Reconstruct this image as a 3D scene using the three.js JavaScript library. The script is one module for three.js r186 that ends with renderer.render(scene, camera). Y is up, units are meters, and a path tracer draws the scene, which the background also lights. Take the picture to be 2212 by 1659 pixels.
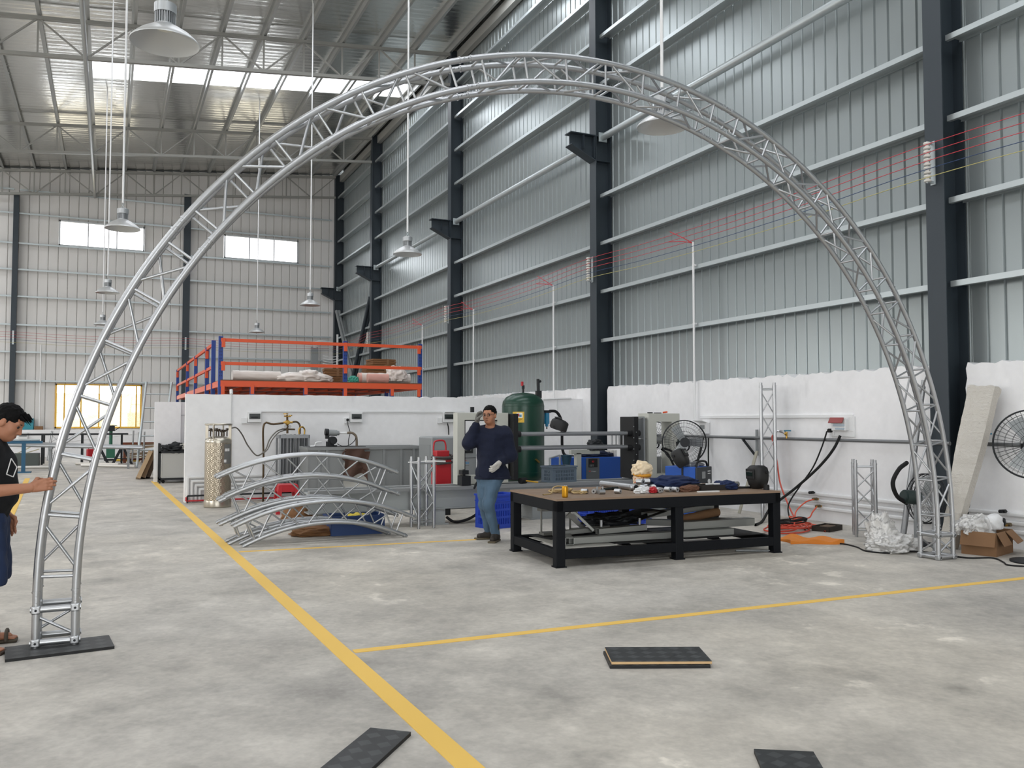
import * as THREE from 'three';
import { mergeGeometries, mergeVertices } from 'three/addons/utils/BufferGeometryUtils.js';
import { RoundedBoxGeometry } from 'three/addons/geometries/RoundedBoxGeometry.js';
import { RectAreaLightUniformsLib } from 'three/addons/lights/RectAreaLightUniformsLib.js';

// ---------------------------------------------------------------- camera, daylight, exposure
const scene = new THREE.Scene();
const camera = new THREE.PerspectiveCamera(48.23, 2212 / 1659, 0.05, 300);
camera.position.set(0, 1.5, 0);
camera.rotation.order = 'YXZ';
camera.rotation.set(THREE.MathUtils.degToRad(2.426), THREE.MathUtils.degToRad(-25.105), 0);
const FRONTLIGHT = 2.2;          // the open doorway behind the camera
const SIDELIGHT = 3.4;           // radiance of the side windows
const SKYLIGHT = 6.6;            // radiance of the skylight sheets seen from below
scene.background = new THREE.Color(0.93, 0.96, 1.0);
scene.backgroundIntensity = 6;
const renderer = new THREE.WebGLRenderer({ antialias: true });
renderer.toneMapping = THREE.LinearToneMapping;
renderer.toneMappingExposure = 1.09;
renderer.shadowMap.enabled = true;
RectAreaLightUniformsLib.init();
// roof underside: one slope that rises towards the tall right wall
const roofY = (x) => 12.27 + 0.0983 * x;
const SKY_Z = [-28.72, -20.4, -11.8, -3.0, 5.5];
const SKY_X = [[-0.72, 9.3], [-13.4, -6.2]];
const skyStrips = [{ z: -36.6, a: -13.4, b: -5.2 }];
for (const z of SKY_Z) for (const [a, b] of SKY_X) skyStrips.push({ z, a, b });
for (const s of skyStrips) {
  const len = Math.hypot(s.b - s.a, roofY(s.b) - roofY(s.a)), xm = (s.a + s.b) / 2;
  const l = new THREE.RectAreaLight(0xf6f9ff, SKYLIGHT, len - 0.1, 1.3);
  l.position.set(xm, roofY(xm) - 0.06, s.z);
  l.rotation.order = 'ZXY';
  l.rotation.set(-Math.PI / 2, 0, Math.atan(0.0983));
  l.name = 'skylight_light';
  scene.add(l);
}

// tall windows of the left wall, out of the frame: [z, y, width, height]
const SIDE_WIN = [[-34, 4.2, 9, 3.4], [-20, 4.2, 9, 3.4], [-6, 4.2, 9, 3.4]];
for (const [z, y, w, h] of SIDE_WIN) { const l = new THREE.RectAreaLight(0xfff9f0, SIDELIGHT, w - 0.1, h - 0.1); l.position.set(-13.94, y, z); l.rotation.set(0, -Math.PI / 2, 0); l.name = 'window_light'; scene.add(l); }
const DOOR = [-2.5, 2.6, 14, 5]; // x, y, width, height of the open doorway in the front wall
{ const l = new THREE.RectAreaLight(0xfbfaf6, FRONTLIGHT, DOOR[2] - 0.1, DOOR[3] - 0.1); l.position.set(DOOR[0], DOOR[1], 11.9); l.name = 'doorway_light'; scene.add(l); }
// ---------------------------------------------------------------- helpers
const PI = Math.PI, R = THREE.MathUtils.degToRad, V = (x, y, z) => new THREE.Vector3(x, y, z);
function rng(seed) { let s = seed >>> 0; return () => { s = (s + 0x6d2b79f5) | 0; let t = Math.imul(s ^ (s >>> 15), 1 | s); t = (t + Math.imul(t ^ (t >>> 7), 61 | t)) ^ t; return ((t ^ (t >>> 14)) >>> 0) / 4294967296; }; }
const rnd = rng(77);
const used = new Map();
function numbered(n) { const k = used.get(n) || 0; used.set(n, k + 1); return k ? n + '_' + String(k).padStart(3, '0') : n; }
function geoClean(g) {
  let q = g.index ? g.toNonIndexed() : g;
  for (const k of Object.keys(q.attributes)) if (!['position', 'normal', 'uv', 'color'].includes(k)) q.deleteAttribute(k);
  if (!q.attributes.normal) q.computeVertexNormals();
  if (!q.attributes.uv) q.setAttribute('uv', new THREE.BufferAttribute(new Float32Array(q.attributes.position.count * 2), 2));
  q.morphAttributes = {}; q.clearGroups();
  return q;
}
function merge(...list) {
  const a = list.flat(Infinity).filter(Boolean);
  if (a.length === 1) return a[0];
  const c = a.map(geoClean);
  if (c.some((g) => g.attributes.color)) for (const g of c) if (!g.attributes.color) g.setAttribute('color', new THREE.BufferAttribute(new Float32Array(g.attributes.position.count * 3).fill(1), 3));
  return mergeGeometries(c);
}
const Mx = new THREE.Matrix4(), Qx = new THREE.Quaternion(), Ex = new THREE.Euler();
function put(g, x = 0, y = 0, z = 0, rx = 0, ry = 0, rz = 0) { g.applyMatrix4(Mx.compose(V(x, y, z), Qx.setFromEuler(Ex.set(rx, ry, rz)), V(1, 1, 1))); return g; }
function box(w, h, d, x = 0, y = 0, z = 0, rx = 0, ry = 0, rz = 0) { return put(new THREE.BoxGeometry(w, h, d), x, y, z, rx, ry, rz); }
function rbox(w, h, d, r, x = 0, y = 0, z = 0, rx = 0, ry = 0, rz = 0, seg = 2) { return put(new RoundedBoxGeometry(w, h, d, seg, Math.min(r, w / 2.01, h / 2.01, d / 2.01)), x, y, z, rx, ry, rz); }
function cyl(r0, r1, h, seg = 20, x = 0, y = 0, z = 0, rx = 0, ry = 0, rz = 0, open = false) { return put(new THREE.CylinderGeometry(r1, r0, h, seg, 1, open), x, y, z, rx, ry, rz); }
const UP = V(0, 1, 0);
function along(g, a, b) { // a shape built along +y, centred, moved between two points
  const d = b.clone().sub(a), q = new THREE.Quaternion().setFromUnitVectors(UP, d.clone().normalize());
  g.applyMatrix4(new THREE.Matrix4().compose(a.clone().add(b).multiplyScalar(0.5), q, V(1, 1, 1))); return g;
}
function rod(a, b, r, seg = 10, r2 = r) { return along(new THREE.CylinderGeometry(r2, r, a.distanceTo(b), seg, 1), a, b); }
function bar(a, b, w, h, up = UP) { // rectangular bar between two points; h is measured along "up"
  const d = b.clone().sub(a), L = d.length(), z = d.normalize(), x = V(0, 0, 0).crossVectors(up, z);
  if (x.lengthSq() < 1e-6) x.set(1, 0, 0); x.normalize();
  const y = V(0, 0, 0).crossVectors(z, x), g = new THREE.BoxGeometry(w, h, L);
  g.applyMatrix4(new THREE.Matrix4().makeBasis(x, y, z).setPosition(a.clone().add(b).multiplyScalar(0.5))); return g;
}
function tube(pts, r, seg = 8, n = 0, closed = false) {
  const c = new THREE.CatmullRomCurve3(pts.map((p) => (p.isVector3 ? p : V(...p))), closed, 'centripetal');
  return new THREE.TubeGeometry(c, n || Math.max(8, pts.length * 6), r, seg, closed);
}
function lathe(prof, seg = 28, x = 0, y = 0, z = 0) { return put(new THREE.LatheGeometry(prof.map(([a, b]) => new THREE.Vector2(a, b)), seg), x, y, z); }
function ext(pts, depth, bevel = 0) { // outline in xy, extruded along z
  const s = new THREE.Shape(pts.map(([a, b]) => new THREE.Vector2(a, b)));
  return new THREE.ExtrudeGeometry(s, { depth, bevelEnabled: bevel > 0, bevelSize: bevel, bevelThickness: bevel, bevelSegments: 2, curveSegments: 10 });
}
function boxUV(g) {
  const p = g.attributes.position, n = g.attributes.normal, uv = new Float32Array(p.count * 2);
  for (let i = 0; i < p.count; i++) {
    const ax = Math.abs(n.getX(i)), ay = Math.abs(n.getY(i)), az = Math.abs(n.getZ(i));
    if (ay >= ax && ay >= az) { uv[2 * i] = p.getX(i); uv[2 * i + 1] = p.getZ(i); } else if (ax >= az) { uv[2 * i] = p.getZ(i); uv[2 * i + 1] = p.getY(i); } else { uv[2 * i] = p.getX(i); uv[2 * i + 1] = p.getY(i); }
  }
  g.setAttribute('uv', new THREE.BufferAttribute(uv, 2)); return g;
}
function mesh(name, geo, mat, parent, label) {
  let g = Array.isArray(geo) ? merge(geo) : geo;
  if (!g.userData.keepUV && (mat.map || mat.bumpMap || mat.roughnessMap)) { if (g.index) g = g.toNonIndexed(); boxUV(g); }
  const m = new THREE.Mesh(g, mat);
  m.name = parent ? name : numbered(name); m.castShadow = m.receiveShadow = true;
  if (label) m.userData.label = label;
  (parent || scene).add(m); return m;
}
function tag(o, label, category, group, kind) { o.userData.label = label; o.userData.category = category; if (group) o.userData.group = group; if (kind) o.userData.kind = kind; return o; }
function thing(name, label, category, pos = [0, 0, 0], ry = 0, group) {
  const o = new THREE.Group(); o.name = numbered(name); o.position.set(...pos); o.rotation.y = ry; scene.add(o);
  return tag(o, label, category, group);
}
function solo(name, geo, mat, label, category, pos = [0, 0, 0], ry = 0, group) { const m = mesh(name, geo, mat); m.position.set(...pos); m.rotation.y = ry; return tag(m, label, category, group); }
function structure(name, geo, mat) { const m = mesh(name, geo, mat); m.userData.kind = 'structure'; return m; }
function structGroup(name) { const o = new THREE.Group(); o.name = numbered(name); o.userData.kind = 'structure'; scene.add(o); return o; }
function sub(name, parent) { const o = new THREE.Group(); o.name = name; parent.add(o); return o; }
function dup(root, pos, ry, label, rot) { const r = root.clone(); r.name = numbered(root.name.replace(/_\d{3}$/, '')); r.position.set(...pos); if (ry !== undefined) r.rotation.set(0, ry, 0); if (rot) r.rotation.set(...rot); if (label) r.userData.label = label; scene.add(r); return r; }

// ---------------------------------------------------------------- textures
function valueNoise(size, cells, seed) {
  const g = rng(seed), a = new Float32Array(cells * cells).map(() => g()), o = new Float32Array(size * size), k = cells / size;
  for (let y = 0; y < size; y++) { const fy = y * k, iy = fy | 0, ty = fy - iy, sy = ty * ty * (3 - 2 * ty), y0 = (iy % cells) * cells, y1 = ((iy + 1) % cells) * cells;
    for (let x = 0; x < size; x++) { const fx = x * k, ix = fx | 0, tx = fx - ix, sx = tx * tx * (3 - 2 * tx), x0 = ix % cells, x1 = (ix + 1) % cells;
      const p = a[y0 + x0] + (a[y0 + x1] - a[y0 + x0]) * sx, q = a[y1 + x0] + (a[y1 + x1] - a[y1 + x0]) * sx; o[y * size + x] = p + (q - p) * sy; } }
  return o;
}
function fbm(size, cells, oct, seed, gain = 0.5) {
  const o = new Float32Array(size * size); let amp = 1, tot = 0;
  for (let k = 0; k < oct && cells <= size; k++) { const n = valueNoise(size, cells, seed + k * 13); for (let i = 0; i < o.length; i++) o[i] += amp * n[i]; tot += amp; amp *= gain; cells *= 2; }
  for (let i = 0; i < o.length; i++) o[i] /= tot; return o;
}
function tex(size, f, srgb, rx = 1, ry = 1) { // f(i, x, y) gives [r, g, b] in 0..255
  const d = new Uint8Array(size * size * 4);
  for (let i = 0; i < size * size; i++) { const c = f(i, i % size, (i / size) | 0); d[4 * i] = c[0]; d[4 * i + 1] = c[1]; d[4 * i + 2] = c[2]; d[4 * i + 3] = 255; }
  const t = new THREE.DataTexture(d, size, size); t.wrapS = t.wrapT = THREE.RepeatWrapping; t.magFilter = THREE.LinearFilter; t.minFilter = THREE.LinearMipmapLinearFilter; t.generateMipmaps = true;
  if (srgb) t.colorSpace = THREE.SRGBColorSpace; t.repeat.set(rx, ry); t.needsUpdate = true; return t;
}
const grey = (v) => [v, v, v], cl = (v, a = 0, b = 255) => (v < a ? a : v > b ? b : v), sst = (a, b, v) => { const t = cl((v - a) / (b - a), 0, 1); return t * t * (3 - 2 * t); };
const N1 = fbm(512, 4, 6, 11), N2 = fbm(512, 8, 6, 23), N3 = fbm(512, 32, 5, 37);
const bumpFine = tex(512, (i) => grey(255 * N3[i]), false, 1, 1);
const bumpSoft = tex(512, (i) => grey(255 * N2[i]), false, 0.7, 0.7);
const std = (color, rough = 0.6, metal = 0, more = {}) => new THREE.MeshStandardMaterial({ color, roughness: rough, metalness: metal, ...more });
// floor: power-floated concrete, cloudy, with pale scuffs and trowel streaks that run across the hall
const FS = 2048;
const floorMap = (() => {
  const a = fbm(FS, 7, 9, 101, 0.6), b = fbm(FS, 24, 7, 211, 0.6), c = fbm(FS, 12, 6, 307, 0.55), e = fbm(FS, 4, 4, 401), fine = fbm(FS, 256, 3, 409, 0.7);
  return tex(FS, (i, x, y) => {
    const s1 = c[i], s2 = b[((x * 2) % FS) * FS + ((y * 2) % FS)], gr = fine[i];
    let v = 184 + 46 * (a[i] - 0.5) + 30 * (s1 - 0.5) + 50 * (b[i] - 0.5) + 26 * (s2 - 0.5) + 24 * (e[i] - 0.5) + 26 * (gr - 0.5);
    v -= 26 * sst(0.54, 0.68, a[i]) * sst(0.4, 0.6, s1);
    v += 20 * sst(0.6, 0.7, s2) * sst(0.54, 0.64, s1) * sst(0.42, 0.6, e[i]);
    const k = 0.018 * (e[i] - 0.5);
    return [cl(v), cl(v * (0.972 - k)), cl(v * (0.92 - 3 * k))];
  }, true, 1 / 9, 1 / 9);
})();
const wallMap = (() => { const a = fbm(1024, 6, 7, 511, 0.55), b = fbm(1024, 40, 4, 523); return tex(1024, (i, x, y) => {
  const s = a[(((y >> 3) % 1024) * 1024) + x];
  const v = 234 + 14 * (a[i] - 0.5) + 8 * (b[i] - 0.5) - 22 * sst(0.58, 0.74, s) * sst(0.45, 0.6, a[i]); return [cl(v), cl(v), cl(v * 1.003)]; }, true, 0.28, 0.28); })();
const woodMap = (() => { const a = fbm(512, 6, 6, 611); return tex(512, (i, x, y) => { const g = a[((y * 8) % 512) * 512 + (x >> 1)], v = g - 0.5 + 0.4 * (N1[i] - 0.5); return [cl(168 + 70 * v), cl(140 + 62 * v), cl(112 + 54 * v)]; }, true, 1, 1); })();
const foilBump = (() => { const a = fbm(1024, 32, 5, 701, 0.6), b = fbm(1024, 5, 5, 733, 0.5); return tex(1024, (i, x, y) => grey(cl(128 + 22 * Math.sin(y / 1024 * 2 * PI * 16) + 150 * (a[y * 1024 + (x >> 4)] - 0.5) + 70 * (b[i] - 0.5))), false, 0.25, 0.25); })();
const smudge = tex(512, (i) => grey(cl(120 + 130 * N1[i])), false, 0.8, 0.8);
// ---------------------------------------------------------------- materials
const M = {
  floor: new THREE.MeshStandardMaterial({ map: floorMap, roughness: 0.62, metalness: 0, bumpMap: bumpSoft, bumpScale: 0.0015 }),
  plaster: new THREE.MeshStandardMaterial({ map: wallMap, roughness: 0.85, bumpMap: bumpSoft, bumpScale: 0.004 }),
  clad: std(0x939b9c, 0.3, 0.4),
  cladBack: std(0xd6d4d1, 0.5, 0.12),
  girt: std(0xb4bcbe, 0.38, 0.55),
  steel: std(0x2e373e, 0.5, 0.1),
  foil: std(0xdededa, 0.2, 0.94, { bumpMap: foilBump, bumpScale: 0.016 }),
  purlin: std(0xa6a8a6, 0.4, 0.6),
  truss: std(0x979792, 0.5, 0.25),
  alu: std(0xb9bbbd, 0.36, 0.95),
  aluDull: std(0x9fa1a3, 0.42, 0.8),
  lamp: std(0xb9bcbe, 0.38, 0.75),
  shade: std(0xc4c6c6, 0.42, 0.55, { side: THREE.DoubleSide }),
  chrome: std(0xd8d8d8, 0.2, 1),
  dark: std(0x1d2023, 0.55, 0.2),
  black: std(0x0d0e10, 0.6, 0.05),
  rubber: std(0x121212, 0.85),
  white: std(0xe4e4e2, 0.6),
  whitePlastic: std(0xdfe0e0, 0.45),
  yellow: std(0xe6bd5c, 0.7, 0, { bumpMap: bumpFine, bumpScale: 0.0006 }),
  red: std(0xb5202a, 0.45),
  redWire: std(0xc2323c, 0.5),
  blueWire: std(0x1d3a66, 0.5),
  yellowWire: std(0xb9b06a, 0.5),
  porcelain: std(0xd9d6cf, 0.3),
  navy: std(0x101a33, 0.9),
  wood: std(0xffffff, 0.75, 0, { map: woodMap }),
  card: std(0x7f5f42, 0.85, 0, { bumpMap: bumpFine, bumpScale: 0.001 }),
  cardDark: std(0x7a5636, 0.88),
  orange: std(0xd8542a, 0.45),
  rackBlue: std(0x173a86, 0.42),
  brass: std(0xc09a4e, 0.32, 0.9),
  greyPaint: std(0x8d9192, 0.5, 0.1),
  machine: std(0xb4b6ae, 0.55, 0.05),
  machineDark: std(0x8f9191, 0.5, 0.15),
  glow: std(0xffffff, 0.6, 0, { emissive: 0xf4f8ff, emissiveIntensity: 2.4 }),
};
// ================================================================ the hall
const COLZ = [-7.49, -16.0, -24.75, -33.6], CORNER = -39.95, BACK = -40.2;
{ const g = new THREE.BoxGeometry(24.3, 0.2, 54); put(g, -2, -0.1, -14); structure('floor', g, M.floor); }
// painted lines
{
  const line = (pts, w) => { const a = V(...pts[0]), b = V(...pts[1]); return bar(a, b, w, 0.004); };
  structure('floor_line', line([[1.455, 0.002, -2.6], [1.0, 0.002, -22.9]], 0.115), M.yellow);
  structure('floor_line', line([[1.46, 0.002, -5.54], [9.5, 0.002, -5.34]], 0.075), M.yellow);
  structure('floor_line', line([[1.36, 0.002, -10.25], [4.35, 0.002, -10.02]], 0.06), M.yellow);
  structure('floor_line', line([[-1.05, 0.002, -9], [-1.9, 0.002, -25.5]], 0.115), M.yellow);
}
// right wall: plastered brick base, metal cladding, girts, tie tubes
const wallR = structGroup('wall_right');
function jagWall(z0, z1, top, seed) { // outline in (z, y) with a rough plaster edge, extruded through the wall's depth
  const g = rng(seed), pts = [[z0, 0], [z1, 0]];
  for (let y = 0.3; y < top - 0.1; y += 0.12) pts.push([z1 - 0.012 - g() * 0.03, y]);
  for (let z = z1 - 0.02; z > z0 + 0.04; z -= 0.09) pts.push([z, top - 0.045 + (g() - 0.3) * 0.05 - (g() > 0.93 ? 0.05 : 0)]);
  for (let y = top - 0.1; y > 0.3; y -= 0.12) pts.push([z0 + 0.012 + g() * 0.03, y]);
  const e = ext(pts.map(([a, b]) => [-a, b]).reverse(), 0.25); e.rotateY(PI / 2); e.translate(9.6, 0, 0); return e;
}
{
  const segs = [[-7.25, 11.9, 2.24], [-15.74, -7.62, 2.24], [-24.5, -16.14, 2.24], [-33.35, -24.9, 2.24], [-39.9, -33.75, 2.24]];
  segs.forEach(([a, b, t], i) => mesh('base_wall', jagWall(a, b, t, 31 + i), M.plaster, wallR));
  mesh('backing', box(0.12, 13.4, 52, 9.98, 6.7, -14.1), M.greyPaint, wallR);
  const P = 0.236, gp = (h) => { const s = ext([[-0.118, 0.045], [0.118, 0.045], [0.118, 0.027], [0.112, 0.024], [0.097, 0.0], [-0.097, 0.0], [-0.112, 0.024], [-0.118, 0.027]], h); s.rotateX(-PI / 2); s.rotateY(-PI / 2); return s; };
  const near = gp(11.05);
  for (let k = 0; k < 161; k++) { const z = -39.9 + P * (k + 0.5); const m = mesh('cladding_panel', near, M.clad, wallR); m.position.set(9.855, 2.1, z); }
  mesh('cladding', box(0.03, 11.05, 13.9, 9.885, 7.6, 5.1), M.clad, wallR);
  const lip = [3.18, 4.24, 5.29, 6.33, 8.8, 9.85, 10.9, 11.95];
  const bays = [[-39.75, -33.72], [-33.48, -24.87], [-24.63, -16.12], [-15.88, -7.6], [-7.38, 11.9]];
  for (const [a, b] of bays) {
    for (const y of lip) {
      const L = b - a, zc = (a + b) / 2;
      mesh('girt', [box(0.27, 0.012, L, 9.695, y + 0.066, zc), box(0.012, 0.072, L, 9.56, y + 0.036, zc), box(0.012, 0.04, L, 9.82, y + 0.05, zc), box(0.05, 0.01, L, 9.585, y + 0.004, zc)], M.girt, wallR);
    }
    mesh('tie_tube', rod(V(9.62, 7.66, a), V(9.62, 7.66, b), 0.075, 18), M.girt, wallR);
    for (const e of [a + 0.01, b - 0.01]) mesh('tube_flange', box(0.2, 0.2, 0.02, 9.62, 7.66, e), M.girt, wallR);
    mesh('eave_beam', box(0.16, 0.3, b - a, 9.72, 12.9, (a + b) / 2), M.truss, wallR);
  }
  for (const dx of [0, 0.12]) {
    mesh('brace_tube', rod(V(9.5 + dx, 6.6, -39.6), V(9.5 + dx, 3.3, -36.6), 0.07, 14), M.greyPaint, wallR);
    mesh('brace_tube', rod(V(9.5 + dx, 6.5, -33.9), V(9.5 + dx, 3.3, -36.6), 0.07, 14), M.steel, wallR);
  }
}
// three service pipes boxed along the foot of the wall
{
  const a = [[-7.25, 6], [-15.7, -7.65]];
  for (const [z0, z1] of a) for (const y of [0.4, 0.3, 0.2]) mesh('skirting_pipe', rbox(0.05, 0.055, z1 - z0, 0.02, 9.58, y, (z0 + z1) / 2), M.whitePlastic, wallR);
}
// steel columns with crane corbels
{
  const names = ['right-hand steel column behind the foot of the arch', 'dark steel column in the middle of the right wall, behind the blue machines', 'dark steel column left of the arch top, above the end of the white partition', 'fourth steel column along the right wall, rising behind the orange and blue racking'];
  const col = (z, label) => {
    const t = thing('steel_column', label, 'column', [9.44, 0, z], 0, 'steel columns of the right wall'); t.userData.kind = 'thing';
    mesh('front_flange', rbox(0.022, 13.1, 0.27, 0.006, 0.011, 6.55, 0), M.steel, t);
    mesh('web', box(0.37, 13.1, 0.014, 0.2, 6.55, 0), M.steel, t);
    mesh('rear_flange', box(0.02, 13.1, 0.27, 0.385, 6.55, 0), M.steel, t);
    const c = sub('corbel', t);
    mesh('top_plate', box(0.62, 0.02, 0.27, -0.31, 7.68, 0), M.steel, c);
    const sh = ext([[0, 7.15], [0, 7.67], [-0.58, 7.67], [-0.58, 7.42]], 0.014); sh.translate(0, 0, -0.007); mesh('corbel_web', sh, M.steel, c);
    mesh('bottom_plate', bar(V(0.01, 7.13, 0), V(-0.6, 7.42, 0), 0.27, 0.02), M.steel, c);
    for (const [h, x, y] of [[0.3, -0.28, 7.52], [0.48, -0.02, 7.42]]) mesh('stiffener', box(0.012, h, 0.24, x, y, 0), M.steel, c);
    for (const y of [7.68, 7.14]) mesh('web_plate', box(0.36, 0.014, 0.25, 0.2, y, 0), M.steel, t);
    return t;
  };
  COLZ.forEach((z, i) => col(z, names[i]));
  const c = col(CORNER, 'steel column in the far corner between the back wall and the right wall'); c.position.z = -39.85;
  const back = [[-3.6, 0.2, 10.75, 'thin dark column at the left end of the back wall'], [2.94, 0.29, 11.45, 'dark column between the two high windows of the back wall']];
  for (const [x, w, h, l] of back) { const t = thing('wall_post', l, 'column', [x, 0, -39.9], 0, 'columns of the back wall'); t.userData.kind = 'thing'; mesh('front_flange', box(w, h, 0.02, 0, h / 2, 0), M.steel, t); mesh('web', box(0.014, h, 0.26, 0, h / 2, -0.14), M.steel, t); }
}
// back wall
const wallB = structGroup('wall_back');
const WIN = [[-2.06, 1.23, 8.78, 9.86], [4.52, 7.81, 8.78, 9.86], [-2.06, 1.23, 1.17, 3.02]];
{
  const zc = BACK - 0.09, solid = (x0, x1, y0, y1) => box(x1 - x0, y1 - y0, 0.1, (x0 + x1) / 2, (y0 + y1) / 2, zc - 0.06);
  const top = 13.3;
  mesh('backing', [solid(-14.1, -2.06, 0, top), solid(1.23, 4.52, 0, top), solid(7.81, 10.04, 0, top), solid(-2.06, 1.23, 0, 1.17), solid(-2.06, 1.23, 3.02, 8.78), solid(-2.06, 1.23, 9.86, top), solid(4.52, 7.81, 0, 8.78), solid(4.52, 7.81, 9.86, top)], M.greyPaint, wallB);
  mesh('base_wall', [box(11.94, 1.12, 0.5, -8.03, 0.56, BACK + 0.16), box(8.4, 1.12, 0.5, 5.43, 0.56, BACK + 0.16), box(3.3, 1.12, 0.5, -0.41, 0.56, BACK + 0.16)], M.plaster, wallB);
  const P = 3.29 / 9, made = new Map();
  const pane = (h) => { const k = h.toFixed(3); if (!made.has(k)) { const s = ext([[-0.18, -0.04], [0.18, -0.04], [0.18, -0.026], [0.158, 0], [-0.158, 0], [-0.18, -0.026]], h); s.rotateX(-PI / 2); s.scale(1, 1, -1); made.set(k, (() => { const q = s.index ? s.toNonIndexed() : s; const p = q.attributes.position; for (let i = 0; i < p.count; i += 3) { const a = [p.getX(i + 1), p.getY(i + 1), p.getZ(i + 1)]; p.setXYZ(i + 1, p.getX(i + 2), p.getY(i + 2), p.getZ(i + 2)); p.setXYZ(i + 2, ...a); } q.computeVertexNormals(); return q; })()); } return made.get(k); };
  for (let k = -8; k < 33; k++) {
    const x = -2.06 + P * (k + 0.5); if (x > 9.7) break;
    const end = roofY(x) - 0.05, cuts = WIN.filter((w) => x > w[0] && x < w[1]).sort((a, b) => a[2] - b[2]);
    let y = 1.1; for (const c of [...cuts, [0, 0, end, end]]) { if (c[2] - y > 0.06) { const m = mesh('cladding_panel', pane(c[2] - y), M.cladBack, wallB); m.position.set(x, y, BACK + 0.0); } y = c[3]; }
  }
  for (const y of [3.08, 4.25, 5.36, 6.52, 7.62, 8.7, 9.93, 10.9]) for (const [a, b] of [[-14, -3.7], [-3.5, 2.8], [3.08, 9.35]]) {
    const cut = y === 3.08 || y === 8.7 || y === 9.93 ? 0 : 0; mesh('girt', [box(b - a, 0.012, 0.18, (a + b) / 2, y + 0.06, BACK + 0.12), box(b - a, 0.065, 0.012, (a + b) / 2, y + 0.03, BACK + 0.21 + cut)], M.girt, wallB);
  }
}
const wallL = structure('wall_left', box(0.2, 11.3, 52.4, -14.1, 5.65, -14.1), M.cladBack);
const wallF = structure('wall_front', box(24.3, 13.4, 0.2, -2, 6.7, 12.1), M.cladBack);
// windows of the back wall
{
  const glass = new THREE.MeshPhysicalMaterial({ color: 0xffffff, roughness: 0.02, transmission: 1, thickness: 0, ior: 1.45 });
  const frameY = std(0xd9a93a, 0.5, 0.2), frameW = std(0xc9ccce, 0.5, 0.2);
  const win = (w, mull, mat) => {
    const t = structGroup('window_' + (WIN.indexOf(w) + 1)), [x0, x1, y0, y1] = w, z = BACK + 0.03, fw = 0.06, g = [];
    g.push(box(x1 - x0, fw, 0.1, (x0 + x1) / 2, y0 + fw / 2, z), box(x1 - x0, fw, 0.1, (x0 + x1) / 2, y1 - fw / 2, z), box(fw, y1 - y0, 0.1, x0 + fw / 2, (y0 + y1) / 2, z), box(fw, y1 - y0, 0.1, x1 - fw / 2, (y0 + y1) / 2, z));
    mesh('window_frame', g, mat, t);
    const ms = [x0 + fw, ...mull, x1 - fw];
    for (const m of mull) mesh('mullion', box(0.05, y1 - y0 - 0.1, 0.07, m, (y0 + y1) / 2, z), mat, t);
    for (let i = 0; i + 1 < ms.length; i++) mesh('pane', box(ms[i + 1] - ms[i] - 0.03, y1 - y0 - 2 * fw, 0.006, (ms[i] + ms[i + 1]) / 2, (y0 + y1) / 2, z - 0.02), glass, t);
  };
  win(WIN[0], [-0.96, 0.14], frameW); win(WIN[1], [5.62, 6.71], frameW); win(WIN[2], [-1.72, -1.1, -0.42, 0.42, 1.02], frameY);
  // the bank and yard outside, seen through the low window
  const g = new THREE.PlaneGeometry(30, 3.6, 120, 24), p = g.attributes.position, nz = rng(5);
  for (let i = 0; i < p.count; i++) p.setZ(i, 0.5 * N1[((Math.abs(p.getX(i) * 40) | 0) % 512) + 512 * ((Math.abs(p.getY(i) * 90 + 200) | 0) % 512)] - 0.35 * p.getY(i) + nz() * 0.06);
  g.computeVertexNormals(); g.translate(0, 1.0, -46);
  structure('embankment', g, std(0xdccaa6, 0.95, 0, { bumpMap: bumpFine, bumpScale: 0.05 }));
  structure('outside_ground', box(60, 0.2, 30, 0, -0.15, -56), std(0xb9ae98, 0.95));
}
{ const t = structGroup('door_1'); mesh('door_frame', [box(DOOR[2] + 0.3, 0.15, 0.12, DOOR[0], DOOR[1] + DOOR[3] / 2 + 0.06, 11.96), box(0.15, DOOR[3], 0.12, DOOR[0] - DOOR[2] / 2, DOOR[1], 11.96), box(0.15, DOOR[3], 0.12, DOOR[0] + DOOR[2] / 2, DOOR[1], 11.96)], M.girt, t); mesh('daylight_window', box(DOOR[2], DOOR[3], 0.02, DOOR[0], DOOR[1], 11.98), M.glow, t); }
// big daylight windows in the left wall
SIDE_WIN.forEach(([z, y, w, h], i) => { const t = structGroup('window_' + (4 + i)); mesh('window_frame', [box(0.08, 0.08, w + 0.1, -13.98, y + h / 2, z), box(0.08, 0.08, w + 0.1, -13.98, y - h / 2, z), box(0.08, h, 0.08, -13.98, y, z - w / 2), box(0.08, h, 0.08, -13.98, y, z + w / 2)], M.girt, t); mesh('window_pane', box(0.02, h - 0.05, w - 0.05, -13.985, y, z), M.glow, t); });
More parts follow.
